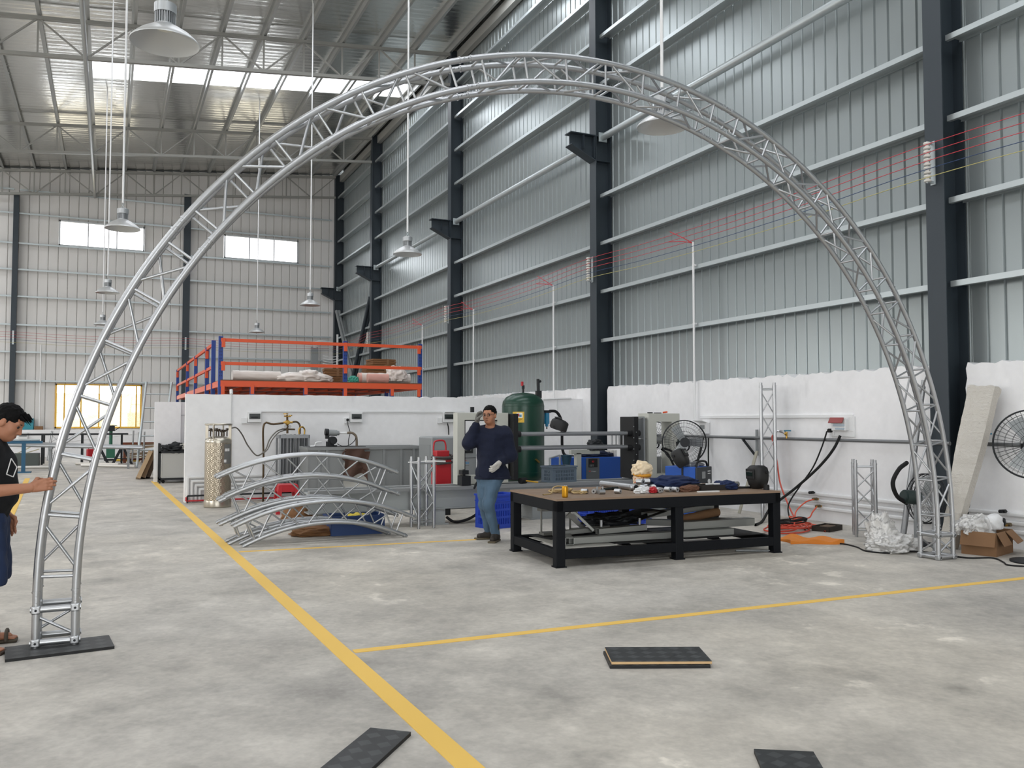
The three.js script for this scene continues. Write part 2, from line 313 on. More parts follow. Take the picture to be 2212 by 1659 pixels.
// ceiling
const ceil = structGroup('ceiling');
const SL = Math.atan(0.0983);
function roofBox(x0, x1, z0, z1, off, th) { const xm = (x0 + x1) / 2; return box(Math.hypot(x1 - x0, roofY(x1) - roofY(x0)), th, z1 - z0, xm, roofY(xm) + off + th / 2, (z0 + z1) / 2, 0, 0, SL); }
{
  const zs = [-40.3, ...SKY_Z.flatMap((z) => [z - 0.72, z + 0.72]), 12.2];
  for (let i = 0; i < zs.length - 1; i++) {
    const strip = i % 2 === 1;
    const xr = strip ? [[-14.2, -13.4], [-6.2, -0.72], [9.3, 10.05]] : [[-14.2, 10.05]];
    for (const [a, b] of xr) mesh('roof_sheet', roofBox(a, b, zs[i], zs[i + 1], 0, 0.1), M.foil, ceil);
  }
  for (const s of skyStrips) mesh('skylight_panel', roofBox(s.a, s.b, s.z - 0.72, s.z + 0.72, 0.04, 0.02), M.glow, ceil);
  for (let k = -11; k <= 9; k++) {
    const x = -0.72 + 1.127 * k, y = roofY(x);
    mesh('purlin', [box(0.012, 0.19, 52.2, x, y - 0.1, -14.1), box(0.07, 0.012, 52.2, x + 0.03, y - 0.19, -14.1), box(0.07, 0.012, 52.2, x - 0.03, y - 0.01, -14.1)], M.purlin, ceil);
  }
  mesh('tie_tube', rod(V(-0.74, 10.93, -40.0), V(-0.74, 10.93, 10), 0.055, 12), M.purlin, ceil);
}
// lattice roof trusses
{
  const mk = (z, label) => {
    const t = thing('roof_truss', label, 'truss', [0, 0, z], 0, 'lattice trusses under the roof'); t.userData.kind = 'thing';
    const x0 = -13.8, x1 = 9.44, yt = (x) => roofY(x) - 0.26, yb = (x) => roofY(x) - 1.22;
    const ch = (y) => [bar(V(x0, y(x0), 0.035), V(x1, y(x1), 0.035), 0.05, 0.09), bar(V(x0, y(x0), -0.035), V(x1, y(x1), -0.035), 0.05, 0.09)];
    mesh('top_chord', ch(yt), M.truss, t); mesh('bottom_chord', ch(yb), M.truss, t);
    for (let k = -11; k <= 9; k++) {
      const x = -0.72 + 1.127 * k; if (k < 9) mesh('vertical_web', bar(V(x, yb(x), 0), V(x, yt(x), 0), 0.045, 0.045, V(0, 0, 1)), M.truss, t);
      const odd = ((k % 2) + 2) % 2; if (k < 9) { const xn = x + 1.127; mesh('diagonal_web', odd ? bar(V(x, yt(x), 0), V(xn, yb(xn), 0), 0.04, 0.05, V(0, 0, 1)) : bar(V(x, yb(x), 0), V(xn, yt(xn), 0), 0.04, 0.05, V(0, 0, 1)), M.truss, t); }
    }
    return t;
  };
  const a = mk(-24.75, 'nearest lattice truss under the roof, in front of the bright skylight');
  dup(a, [0, 0, -33.6], 0, 'second lattice truss under the roof, just behind the bright skylight');
  dup(a, [0, 0, -39.75], 0, 'farthest lattice truss under the roof, against the back wall');
}
// ================================================================ the arch and other aluminium lattice girders
const ALU_R = 0.025, BR = 0.0105;
function arcTube(R0, z, a0, a1, r, seg = 26) { const pts = []; const n = 14; for (let i = 0; i <= n; i++) { const a = a0 + (a1 - a0) * i / n; pts.push(V(R0 * Math.cos(a), R0 * Math.sin(a), z)); } return new THREE.TubeGeometry(new THREE.CatmullRomCurve3(pts), seg, r, 14, false); }
function coupler(a, b, r) { // conical spigot sleeve with pins between two tube ends
  const d = b.clone().sub(a).normalize(), m = a.clone().lerp(b, 0.5), side = V(0, 0, 1);
  return [rod(a, b, r * 0.93, 14), rod(a, a.clone().addScaledVector(d, 0.012), r * 1.16, 14), rod(b, b.clone().addScaledVector(d, -0.012), r * 1.16, 14),
    rod(m.clone().addScaledVector(d, 0.022).addScaledVector(side, -r * 1.5), m.clone().addScaledVector(d, 0.022).addScaledVector(side, r * 1.5), 0.006, 8),
    rod(m.clone().addScaledVector(d, -0.022).addScaledVector(side, -r * 1.5), m.clone().addScaledVector(d, -0.022).addScaledVector(side, r * 1.5), 0.006, 8)];
}
// one curved four-chord segment in its own plane: chords at radii ri, ro and depths 0, -zd; fills parent with chords, rungs, diagonals, couplers
function arcSegment(parent, ri, ro, zd, a0, a1, n, ends = 0.022, rungs = true) {
  const P = (r, z, a) => V(r * Math.cos(a), r * Math.sin(a), z);
  for (const r of [ro, ri]) for (const z of [0, -zd]) mesh('chord', arcTube(r, z, a0, a1, ALU_R), M.alu, parent);
  const st = []; for (let i = 0; i <= n; i++) st.push(a0 + ends + (a1 - a0 - 2 * ends) * i / n);
  st.forEach((a, i) => {
    if (rungs || i === 0 || i === n) for (const z of [0, -zd]) mesh('brace', rod(P(ri, z, a), P(ro, z, a), BR, 8), M.alu, parent);
    for (const r of [ri, ro]) mesh('brace', rod(P(r, 0, a), P(r, -zd, a), BR, 8), M.alu, parent);
  });
  for (let i = 0; i < n; i++) {
    const p = st[i], q = st[i + 1], g = (q - p) * 0.13, o = i % 2;
    const A = p + g, B = q - g;
    mesh('brace', o ? rod(P(ro, 0, A), P(ri, 0, B), BR, 8) : rod(P(ri, 0, A), P(ro, 0, B), BR, 8), M.alu, parent);
    mesh('brace', o ? rod(P(ri, -zd, A), P(ro, -zd, B), BR, 8) : rod(P(ro, -zd, A), P(ri, -zd, B), BR, 8), M.alu, parent);
    mesh('brace', o ? rod(P(ro, -zd, A), P(ro, 0, B), BR, 8) : rod(P(ro, 0, A), P(ro, -zd, B), BR, 8), M.alu, parent);
    mesh('brace', o ? rod(P(ri, 0, A), P(ri, -zd, B), BR, 8) : rod(P(ri, -zd, A), P(ri, 0, B), BR, 8), M.alu, parent);
  }
}
{
  const CX = 3.943, CY = 0.325, RO = 4.357, RI = 4.128, ZD = 0.225;
  const arch = thing('truss_arch', 'large round arch of welded aluminium lattice truss standing across the hall', 'arch', [CX, 0, -6.45]);
  const seg = sub('arch_segment', arch); seg.position.y = CY;
  const s = R(36), e = 0.0125;
  arcSegment(seg, RI, RO, ZD, e, s - e, 6);
  for (let k = 1; k < 5; k++) { const c = seg.clone(); c.name = 'arch_segment'; c.rotation.z = s * k; arch.add(c); }
  for (let k = 0; k < 6; k++) {
    const c = sub('coupler', arch); c.position.y = CY;
    for (const r of [RO, RI]) for (const z of [0, -ZD]) { const a = s * k, d = 0.058 / r, P = (t) => V(r * Math.cos(t), r * Math.sin(t), z); mesh('spigot', coupler(P(a - d), P(a + d), ALU_R), M.alu, c); }
  }
  // the straight box corners the arch stands on
  for (const sx of [-1, 1]) {
    const b = sub('base_frame', arch), x = [sx * RO, sx * RI], z = [0, -ZD], y0 = sx < 0 ? 0.048 : 0.03, y1 = 0.262;
    for (const xx of x) for (const zz of z) {
      mesh('leg', rod(V(xx, y0 - 0.028, zz), V(xx, y1 + 0.03, zz), ALU_R, 16), M.alu, b);
      for (const y of [y0, y1]) mesh('node', [rod(V(xx, y, zz - 0.034), V(xx, y, zz + 0.034), 0.019, 12), rbox(0.056, 0.056, 0.056, 0.012, xx, y, zz), rod(V(xx - 0.034, y, zz), V(xx + 0.034, y, zz), 0.019, 12)], M.alu, b);
      if (zz === 0) for (const y of [y0, y1]) mesh('bolt_hole', rod(V(xx, y, 0.034), V(xx, y, 0.0355), 0.008, 10), M.dark, b);
    }
    for (const y of [y0, y1]) { for (const zz of z) mesh('crossbar', rod(V(x[0], y, zz), V(x[1], y, zz), ALU_R * 0.9, 16), M.alu, b); for (const xx of x) mesh('crossbar', rod(V(xx, y, 0), V(xx, y, -ZD), ALU_R * 0.9, 16), M.alu, b); }
    const lo = y0 + 0.04, hi = y1 - 0.04;
    mesh('brace', rod(V(x[0], hi, 0), V(x[1], lo, 0), BR, 8), M.alu, b); mesh('brace', rod(V(x[1], hi, -ZD), V(x[0], lo, -ZD), BR, 8), M.alu, b);
    mesh('brace', rod(V(x[1], hi, 0), V(x[1], lo, -ZD), BR, 8), M.alu, b); mesh('brace', rod(V(x[0], lo, 0), V(x[0], hi, -ZD), BR, 8), M.alu, b);
  }
}
// straight four-chord lattice girder, upright along +y, base at the origin
function straightTruss(t, h, s, n, r = 0.0235) {
  const q = s / 2, c = [[-q, q], [q, q], [q, -q], [-q, -q]];
  for (const [x, z] of c) {
    mesh('chord', rod(V(x, 0.04, z), V(x, h - 0.04, z), r, 14), M.alu, t);
    mesh('end_fitting', rod(V(x, 0, z), V(x, 0.045, z), r * 0.86, 12), M.alu, t); mesh('end_fitting', [rod(V(x, h - 0.045, z), V(x, h, z), r * 0.86, 12), rod(V(x, h - 0.06, z), V(x, h - 0.045, z), r * 1.15, 12)], M.alu, t);
  }
  for (let k = 0; k < 4; k++) {
    const [x0, z0] = c[k], [x1, z1] = c[(k + 1) % 4];
    for (const y of [0.09, h - 0.09]) mesh('brace', rod(V(x0, y, z0), V(x1, y, z1), 0.009, 7), M.alu, t);
    for (let i = 0; i < n; i++) { const a = 0.12 + (h - 0.24) * i / n, b = 0.12 + (h - 0.24) * (i + 1) / n, f = (i + k) % 2; mesh('brace', rod(f ? V(x1, a, z1) : V(x0, a, z0), f ? V(x0, b, z0) : V(x1, b, z1), 0.009, 7), M.alu, t); }
  }
}
{
  const GR = 'spare upright truss sections';
  let t = thing('truss_section', 'short upright aluminium truss section beside the stack of curved trusses', 'truss', [4.0, 0, -11.5], 0.13, GR); straightTruss(t, 0.99, 0.235, 3);
  t = thing('truss_section', 'tall aluminium truss section leaning against the white wall behind the welding table', 'truss', [9.18, 0, -10.3], -0.72, GR); straightTruss(t, 2.08, 0.2, 5, 0.026); t.rotation.order = 'YXZ'; t.rotation.x = -0.06;
  t = thing('truss_section', 'short upright aluminium truss section on the floor between table and arch foot', 'truss', [8.9, 0, -8.2], -0.7, GR); straightTruss(t, 0.99, 0.235, 3);
  // curved sections stacked on the floor
  const mk = (label, pos, ry) => { const g = thing('curved_truss', label, 'truss', pos, ry, 'stacked curved truss sections');
    const inner = sub('curved_segment', g), RO = 2.62, RI = 2.36, half = 0.425; inner.rotation.z = PI / 2 - half; inner.position.y = -RI * Math.cos(half) + 0.03;
    arcSegment(inner, RI, RO, 0.235, 0, half * 2, 6, 0.045, false);
    const P = (r, z, a) => V(r * Math.cos(a), r * Math.sin(a), z), f = sub('end_fitting', g); f.rotation.z = inner.rotation.z; f.position.y = inner.position.y;
    for (const r of [RO, RI]) for (const z of [0, -0.235]) for (const [a, d] of [[0, -1], [half * 2, 1]]) mesh('fork', [rod(P(r, z, a), P(r, z, a + d * 0.055 / r), 0.0215, 12), rod(P(r, z, a + d * 0.004), P(r, z, a + d * 0.012), 0.029, 12), box(0.004, 0.012, 0.06, ...P(r, z, a + d * 0.04 / r).toArray())], M.alu, f);
    return g; };
  const a = mk('front curved truss section at the bottom of the aluminium stack', [2.47, 0, -10.62], 0.02);
  dup(a, [2.34, 0, -10.92], 0.03, 'rear curved truss section at the bottom of the aluminium stack');
  dup(a, [2.33, 0.285, -10.86], 0.0, 'middle curved truss section, second from the top of the aluminium stack');
  dup(a, [2.3, 0.57, -10.84], 0.0, 'topmost curved truss section of the aluminium stack');
  solo('tape_strip', [box(0.26, 0.012, 0.03, -0.15, 0.006, 0, 0, 0.03, 0.03), box(0.3, 0.02, 0.035, 0.12, 0.008, 0.02, 0, -0.06, -0.03)], M.white, 'white strip lying across the top of the short truss section', 'strip', [4.02, 0.92, -11.38], 0.1);
}
// ================================================================ lamps, wires, pipes, racking
{
  const mk = () => {
    const t = thing('pendant_lamp', 'large grey pendant lamp hanging nearest the camera at top left', 'lamp', [0.35, 4.55, -7.38], 0, 'unlit industrial pendant lamps');
    mesh('shade', lathe([[0.265, 0], [0.267, 0.006], [0.25, 0.03], [0.2, 0.075], [0.13, 0.12], [0.085, 0.145], [0.07, 0.15], [0.066, 0.142], [0.12, 0.108], [0.19, 0.067], [0.243, 0.026], [0.259, 0.004], [0.265, 0]], 48), M.shade, t);
    const f = []; for (let k = 0; k < 26; k++) { const a = k / 26 * 2 * PI; f.push(put(new THREE.BoxGeometry(0.022, 0.1, 0.005), 0.07 * Math.cos(a), 0.195, -0.07 * Math.sin(a), 0, a, 0)); }
    mesh('heat_sink', [cyl(0.052, 0.052, 0.1, 20, 0, 0.195, 0), cyl(0.078, 0.078, 0.012, 28, 0, 0.15, 0), ...f], M.lamp, t);
    mesh('driver_housing', [cyl(0.086, 0.086, 0.075, 28, 0, 0.283, 0), cyl(0.08, 0.06, 0.012, 28, 0, 0.326, 0)], M.lamp, t);
    mesh('lens', cyl(0.066, 0.066, 0.01, 28, 0, 0.128, 0), std(0xd8d6cc, 0.3), t);
    mesh('hook', [put(new THREE.TorusGeometry(0.018, 0.004, 8, 16), 0, 0.35, 0), put(new THREE.TorusGeometry(0.016, 0.004, 8, 16), 0, 0.378, 0, 0, PI / 2, 0), put(new THREE.TorusGeometry(0.018, 0.004, 8, 16), 0, 0.408, 0)], M.girt, t);
    const r = mesh('suspension_pipe', rod(V(0, 0, 0), V(0, 1, 0), 0.017, 10), M.whitePlastic, t); r.position.y = 0.42; r.scale.y = roofY(0.35) - 4.55 - 0.42;
    return t;
  };
  const a = mk();
  const spots = [[5.16, -7.32, 'pendant lamp hanging behind the right shoulder of the arch'], [4.91, -15.02, 'pendant lamp in front of the pale right wall, under the middle of the arch'], [4.77, -22.83, 'pendant lamp above the orange and blue racking'],
    [0.13, -14.93, 'pendant lamp in front of the left high window of the back wall'], [-0.1, -22.64, 'higher of the two pendant lamps beside the left leg of the arch'], [-0.26, -30.33, 'lower pendant lamp half hidden behind the left leg of the arch'], [4.57, -30.62, 'farthest pendant lamp, low below the right high window']];
  for (const [x, z, l] of spots) { const d = dup(a, [x, 4.55, z], 0, l); d.children.find((c) => c.name === 'suspension_pipe').scale.y = roofY(x) - 4.97; }
}
// insulator racks and the bare supply wires along both walls
{
  const mk = (label, p, ry) => {
    const t = thing('insulator_rack', label, 'insulator rack', p, ry, 'insulator racks carrying the wires');
    mesh('bracket', [box(0.012, 0.56, 0.07, 0, 0, 0), box(0.11, 0.03, 0.03, -0.055, 0.25, 0), box(0.11, 0.03, 0.03, -0.055, -0.25, 0), rod(V(-0.1, -0.27, 0), V(-0.1, 0.27, 0), 0.007, 8)], M.girt, t);
    for (let k = 0; k < 5; k++) mesh('insulator', lathe([[0.006, -0.045], [0.04, -0.043], [0.046, -0.03], [0.04, -0.016], [0.024, -0.008], [0.024, 0.008], [0.04, 0.016], [0.046, 0.03], [0.04, 0.043], [0.006, 0.045]], 18, -0.1, 0.21 - k * 0.105, 0), M.porcelain, t);
    return t;
  };
  const a = mk('insulator rack on the steel column behind the right side of the arch', [9.43, 4.77, -7.5], 0);
  const rows = [[-16.02, 'insulator rack on the middle column of the right wall'], [-24.76, 'insulator rack on the column left of the arch top'], [-33.62, 'small insulator rack on the column beside the brace tubes']];
  for (const [z, l] of rows) dup(a, [9.43, 4.77, z], 0, l);
  dup(a, [-3.6, 4.85, -39.87], -PI / 2 , 'insulator rack on the left column of the back wall');
  dup(a, [2.94, 4.85, -39.87], -PI / 2, 'insulator rack on the column behind the orange railing');
  const mats = [M.redWire, M.redWire, M.redWire, M.blueWire, M.yellowWire], nm = ['top red', 'second red', 'third red', 'dark blue', 'yellow'];
  for (let k = 0; k < 5; k++) {
    const y = 4.98 - k * 0.105, X = 9.325 - 0.045, pts = [];
    const zs = [6, -7.5, -16.02, -24.76, -33.62, -39.4];
    for (let i = 0; i < zs.length; i++) { pts.push([X, y, zs[i]]); if (i < zs.length - 1) for (const f of [0.25, 0.5, 0.75]) pts.push([X, y - 0.09 * (1 - (2 * f - 1) ** 2), zs[i] + (zs[i + 1] - zs[i]) * f]); }
    solo('supply_wire', tube(pts, 0.005, 5, 120), mats[k], nm[k] + ' wire strung along the right wall', 'wire');
    const q = [], xs = [-13.9, -3.6, 2.94, 9.2], yb = 5.06 - k * 0.105, Z = -39.72;
    for (let i = 0; i < xs.length; i++) { q.push([xs[i], yb, Z]); if (i < xs.length - 1) for (const f of [0.25, 0.5, 0.75]) q.push([xs[i] + (xs[i + 1] - xs[i]) * f, yb - 0.07 * (1 - (2 * f - 1) ** 2), Z]); }
    solo('supply_wire', tube(q, 0.005, 5, 60), mats[k], nm[k] + ' wire strung along the back wall', 'wire');
  }
  // white conduits that drop from the wires
  const drop = [[-12.55, 1.52, 'white conduit dropping down the right wall to the grey switch box behind the fans'], [-17.95, 1.9, 'white conduit dropping beside the middle column of the right wall'], [-22.9, 1.7, 'white conduit on the right wall above the worker in navy'], [-27.4, 2.0, 'white conduit on the right wall beside the end of the orange railing']];
  for (const [z, y0, l] of drop) { const t = thing('conduit', l, 'conduit', [9.5, 0, z], 0, 'white conduits on the right wall'); mesh('pipe', rod(V(0, y0, 0), V(0, 4.72, 0), 0.022, 10), M.whitePlastic, t); mesh('clip', [3.24, 4.3].map((y) => box(0.05, 0.03, 0.07, 0.02, y, 0)), M.whitePlastic, t); mesh('tail_wires', [tube([[0, 4.7, 0], [-0.1, 4.75, -0.15], [-0.2, 4.8, -0.5]], 0.008, 5), tube([[0, 4.7, 0], [-0.14, 4.8, -0.1], [-0.22, 4.97, -0.4]], 0.008, 5)], M.redWire, t); }
  const t = thing('conduit', 'thin white conduit on the back wall, left of the low window', 'conduit', [-2.6, 0, -39.95]); mesh('pipe', rod(V(0, 1.1, 0), V(0, 4.6, 0), 0.025, 10), M.whitePlastic, t);
}
// orange and blue mezzanine racking behind the white partition
{
  const t = thing('mezzanine_rack', 'orange and blue steel mezzanine racking with railings, above the white partition', 'racking', [0, 0, 0]);
  const y = 2.3, xs = [2.16, 4.9, 6.72], zs = [-19.55, -22.4, -25.5, -28.3, -32.6], X1 = 6.75;
  const hole = std(0x0d1d45, 0.6);
  const post = (x, z, y0, y1, s = 0.095) => { mesh('post', [rbox(s, y1 - y0, 0.07, 0.008, x, (y0 + y1) / 2, z)], M.rackBlue, t); };
  const holes = (x, z, y0, y1) => { const h = []; for (let q = y0 + 0.05; q < y1; q += 0.075) h.push(box(0.014, 0.03, 0.004, x - 0.018, q, z + 0.0355), box(0.014, 0.03, 0.004, x + 0.018, q, z + 0.0355)); mesh('slot_row', h, hole, t); };
  const beam = (a, b, h = 0.12, name = 'beam') => mesh(name, bar(V(...a), V(...b), 0.05, h), M.orange, t);
  const clip = (x, yy, z, s = 1) => mesh('beam_clip', rbox(0.075, 0.2, 0.05, 0.006, x, yy, z), M.orange, t);
  for (const x of xs) { post(x, zs[0], 0, 3.33); holes(x, zs[0], 2.42, 3.3); }
  for (const x of [2.83, 4.0, 6.02]) { post(x, zs[0], 0, 2.3); clip(x, 2.18, zs[0] + 0.04); }
  beam([2.16, y, zs[0] + 0.02], [X1, y, zs[0] + 0.02], 0.13); for (const yy of [2.74, 3.25]) { beam([2.16, yy, zs[0] + 0.02], [X1, yy, zs[0] + 0.02], 0.07, 'rail'); for (const x of xs) clip(x + (x < 3 ? 0.05 : x > 6 ? -0.04 : 0), yy - 0.06, zs[0] + 0.045); }
  for (const x of xs) clip(x + (x < 3 ? 0.05 : x > 6 ? -0.04 : 0), 2.16, zs[0] + 0.045);
  for (const z of [-21.0, ...zs.slice(1)]) { post(2.16, z, 0, z === -21.0 ? 3.36 : 3.3); }
  for (const z of zs.slice(1)) { post(X1, z, 0, 2.3); beam([2.16, y, z], [X1, y, z], 0.11); clip(2.15, 3.12, z + 0.03); clip(2.15, 2.64, z + 0.03); }
  beam([2.16, y, zs[0]], [2.16, y, zs[4]], 0.13); beam([X1, y, zs[0]], [X1, y, zs[4]], 0.13);
  for (const yy of [2.74, 3.27]) beam([2.16, yy, -21.0], [2.16, yy, zs[4]], 0.07, 'rail');
  const bars = []; for (let x = 2.3; x < X1; x += 0.36) bars.push(box(0.05, 0.06, 13, x, 2.29, -26.05));
  pieces('joist', bars, std(0x8a3620, 0.6), t);
  mesh('deck', box(4.6, 0.018, 13.1, 4.46, 2.375, -26.05), std(0x6f4a36, 0.8), t);
}
{ // cable riser in the far corner
  const t = thing('cable_riser', 'grey cable riser with curved white cables beside the far corner column', 'cable riser', [8.55, 0, -39.86]);
  mesh('trunk', box(0.3, 4.9, 0.2, 0, 2.45, 0), M.greyPaint, t);
  for (let k = 0; k < 3; k++) mesh('cable', tube([[-0.08 + 0.06 * k, 4.85, 0.08], [-0.02 + 0.06 * k, 5.1, 0.1], [0.3, 5.2 - 0.05 * k, 0.1], [0.8, 5.12 - 0.05 * k, 0.08]], 0.025, 8), M.whitePlastic, t);
  mesh('loop_cable', [0, 1, 2, 3].map((k) => tube([[0.35, 4.5 - 0.12 * k, 0.16], [0.7, 4.44 - 0.12 * k, 0.2], [1.1, 4.5 - 0.12 * k, 0.16]], 0.02, 6)), M.whitePlastic, t);
  const c = thing('conduit', 'white conduit rising in the far corner behind the orange railing', 'conduit', [9.55, 0, -39.55]); mesh('pipe', rod(V(0, 0, 0), V(0, 5.5, 0), 0.05, 10), M.whitePlastic, c);
}
// ================================================================ white partition and what stands along it
function n3(x, y, z, s = 0) { return (Math.sin(x * 1.7 + 2.3 * Math.sin(y * 1.3 + s) + s) + Math.sin(y * 1.9 + 2.1 * Math.sin(z * 1.5 + s * 2)) + Math.sin(z * 1.6 + 2.2 * Math.sin(x * 1.4 - s))) / 3; }
function crumple(w, h, d, seed, amp = 0.18, freq = 3.2, flat = 0, det = 5) { // a soft crumpled mass, flat at its base
  let g = new THREE.IcosahedronGeometry(1, det * 3); g.deleteAttribute('uv'); g.deleteAttribute('normal'); g = mergeVertices(g, 1e-4);
  const p = g.attributes.position;
  for (let i = 0; i < p.count; i++) {
    const x = p.getX(i), y = p.getY(i), z = p.getZ(i);
    const r1 = 1 - Math.abs(n3(x * freq, y * freq, z * freq, seed)) * 1.6, r2 = n3(x * freq * 2.3, y * freq * 2.3, z * freq * 2.3, seed + 4), r3 = 1 - Math.abs(n3(x * freq * 4, y * freq * 4, z * freq * 4, seed + 9));
    const k = 1 + amp * (r1 * 0.8 + r2 * 0.6 + r3 * 0.35);
    const cap = (v, e) => Math.sign(v) * Math.pow(Math.abs(v), e);
    p.setXYZ(i, cap(x, 0.8) * k * w / 2, Math.max(y * k, -0.55) * h / 1.5 + h * 0.367, cap(z, 0.8) * k * d / 2);
  }
  g.computeVertexNormals(); return g;
}
function textTex(w, h, draw) { const c = document.createElement('canvas'); c.width = w; c.height = h; draw(c.getContext('2d'), w, h); const t = new THREE.CanvasTexture(c); t.colorSpace = THREE.SRGBColorSpace; return t; }
function decal(name, w, h, t, parent, pos, ry = 0, rough = 0.5, rx = 0) { const g = new THREE.PlaneGeometry(w, h); g.userData.keepUV = true; const m = mesh(name, g, new THREE.MeshStandardMaterial({ map: t, roughness: rough }), parent); m.position.set(...pos); m.rotation.set(rx, ry, 0); return m; }
function pieces(name, list, mat, parent) { for (const g of list.flat()) mesh(name, g, mat, parent); }
const PZ = -16.76;
const part = structGroup('wall_partition');
{
  mesh('wall_panel', jagPart(), M.plaster, part);
  function jagPart() { const g = rng(8), pts = [[1.257, 0], [9.6, 0], [9.6, 1.985]]; for (let x = 9.5; x > 1.3; x -= 0.12) pts.push([x, 1.985 + (g() - 0.5) * 0.012 - (g() > 0.95 ? 0.02 : 0)]); pts.push([1.257, 1.985]); const e = ext(pts, 0.2); e.translate(0, 0, PZ - 0.2); return e; }
  for (const [x, y] of [[1.29, 0.46], [1.36, 0.385], [1.43, 0.31], [1.5, 0.235]]) mesh('skirting_pipe', [rbox(9.55 - x, 0.05, 0.05, 0.018, (x + 9.55) / 2, y, PZ + 0.03), rbox(0.05, y, 0.05, 0.018, x + 0.02, y / 2, PZ + 0.03)], M.whitePlastic, part);
  mesh('cable_trunking', rbox(4.3, 0.035, 0.025, 0.006, 4.6, 1.672, PZ + 0.012), M.whitePlastic, part);
  mesh('conduit', [rod(V(2.05, 0.5, PZ + 0.02), V(2.05, 2.02, PZ + 0.02), 0.011, 8), rod(V(2.05, 1.99, PZ + 0.02), V(2.05, 2.07, PZ - 0.02), 0.03, 10)], M.whitePlastic, part);
  mesh('cable_trunking', [box(0.03, 0.5, 0.02, 8.95, 1.72, PZ + 0.01), box(0.9, 0.03, 0.02, 8.5, 1.48, PZ + 0.01), rod(V(8.6, 1.96, PZ + 0.02), V(9.3, 1.99, PZ + 0.02), 0.015, 8)], M.whitePlastic, part);
}
function wallBox(label, x, open, cat = 'switch box') {
  const t = thing('switch_box', label, cat, [x, 1.56, PZ], 0, 'switch boxes on the partition');
  mesh('housing', rbox(0.245, 0.2, 0.09, 0.012, 0, 0, 0.045), M.whitePlastic, t);
  mesh('window', rbox(0.2, 0.1, 0.02, 0.004, 0, 0.015, 0.088), std(0x3f4444, 0.2), t);
  mesh('breaker_row', box(0.13, 0.03, 0.012, 0, -0.005, 0.095), M.dark, t);
  mesh('socket_plate', rbox(0.1, 0.1, 0.03, 0.006, -0.18, -0.06, 0.015), M.whitePlastic, t);
  mesh('ledge', rbox(0.36, 0.012, 0.05, 0.004, -0.05, -0.115, 0.025), M.whitePlastic, t);
  if (open) { const c = mesh('cover', rbox(0.22, 0.012, 0.1, 0.004, 0, 0.1, 0.12, -0.35), M.whitePlastic, t); }
  return t;
}
wallBox('left switch box on the partition, above the stainless cylinder', 2.47, false);
{ const t = wallBox('middle switch box on the partition, with a black plug and cable below it', 4.42, false);
  mesh('plug', [rod(V(-0.17, -0.05, 0.02), V(-0.17, -0.05, 0.07), 0.025, 12), tube([[-0.17, -0.06, 0.06], [-0.165, -0.16, 0.07], [-0.12, -0.3, 0.05], [-0.15, -0.45, 0.05], [-0.16, -0.58, 0.1]], 0.007, 6)], M.rubber, t); }
{ const t = wallBox('right switch box on the partition with its cover flipped open', 6.37, true); mesh('cable', tube([[-0.02, -0.1, 0.03], [0.0, -0.2, 0.05], [0.01, -0.36, 0.05]], 0.012, 8), M.rubber, t); }
{ // stainless liquid-gas cylinder
  const inox = std(0xb0a695, 0.3, 0.9, { bumpMap: (() => tex(256, (i, x, y) => grey(cl(128 + 100 * Math.sin(x / 256 * 2 * PI * 8 + (((y / 32) | 0) % 2) * PI) * Math.sin(y / 256 * 2 * PI * 8))), false, 2.2, 2.2))(), bumpScale: 0.004 }), sm = std(0xb9b3a6, 0.28, 0.95);
  const t = thing('gas_cylinder', 'tall stainless steel liquid gas cylinder with an embossed body and ring handle', 'gas cylinder', [1.72, 0, -15.72]);
  const b = new THREE.CylinderGeometry(0.222, 0.222, 1.0, 48, 1, true); const uv = b.attributes.uv; for (let i = 0; i < uv.count; i++) uv.setXY(i, uv.getX(i) * 1.4, uv.getY(i) * 1.0); b.userData.keepUV = true; b.translate(0, 0.62, 0);
  mesh('body', b, inox, t);
  mesh('foot_ring', lathe([[0.2, 0], [0.226, 0], [0.228, 0.02], [0.226, 0.12], [0.21, 0.125], [0.2, 0.12], [0.2, 0]], 48), sm, t);
  mesh('shoulder', lathe([[0.222, 1.11], [0.224, 1.14], [0.215, 1.18], [0.18, 1.2], [0.1, 1.225], [0, 1.23]], 48), sm, t);
  mesh('handle_ring', put(new THREE.TorusGeometry(0.215, 0.017, 10, 48), 0, 1.43, 0, PI / 2), sm, t);
  for (let k = 0; k < 4; k++) { const a = k * PI / 2 + 0.5; mesh('post', bar(V(0.205 * Math.cos(a), 1.16, 0.205 * Math.sin(a)), V(0.205 * Math.cos(a), 1.43, 0.205 * Math.sin(a)), 0.05, 0.012, V(Math.sin(a), 0, -Math.cos(a))), sm, t); }
  const v = []; const g = rng(3); for (let k = 0; k < 7; k++) { const x = -0.13 + 0.045 * k, y = 1.29 + 0.05 * g(), z = 0.08 * (g() - 0.3); v.push(rod(V(x, 1.22, z), V(x, y, z), 0.011, 8), rod(V(x - 0.03, y, z), V(x + 0.03, y + 0.015, z), 0.014, 8), cyl(0.026, 0.026, 0.014, 12, x, y + 0.03, z)); }
  mesh('valve_cluster', v, std(0x4b4238, 0.4, 0.7), t);
  mesh('label_plate', (() => { const g = new THREE.CylinderGeometry(0.2245, 0.2245, 0.34, 16, 1, true, 0.35, 0.75); g.translate(0, 0.92, 0); return g; })(), std(0x7d7d7b, 0.45, 0.3), t);
  mesh('white_mark', [[0.99, 0.5], [0.99, 0.72], [0.8, 0.42]].map(([y, a]) => put(new THREE.BoxGeometry(0.045, 0.05, 0.002), 0.2262 * Math.sin(a), y, 0.2262 * Math.cos(a), 0, a, 0)), M.white, t);
}
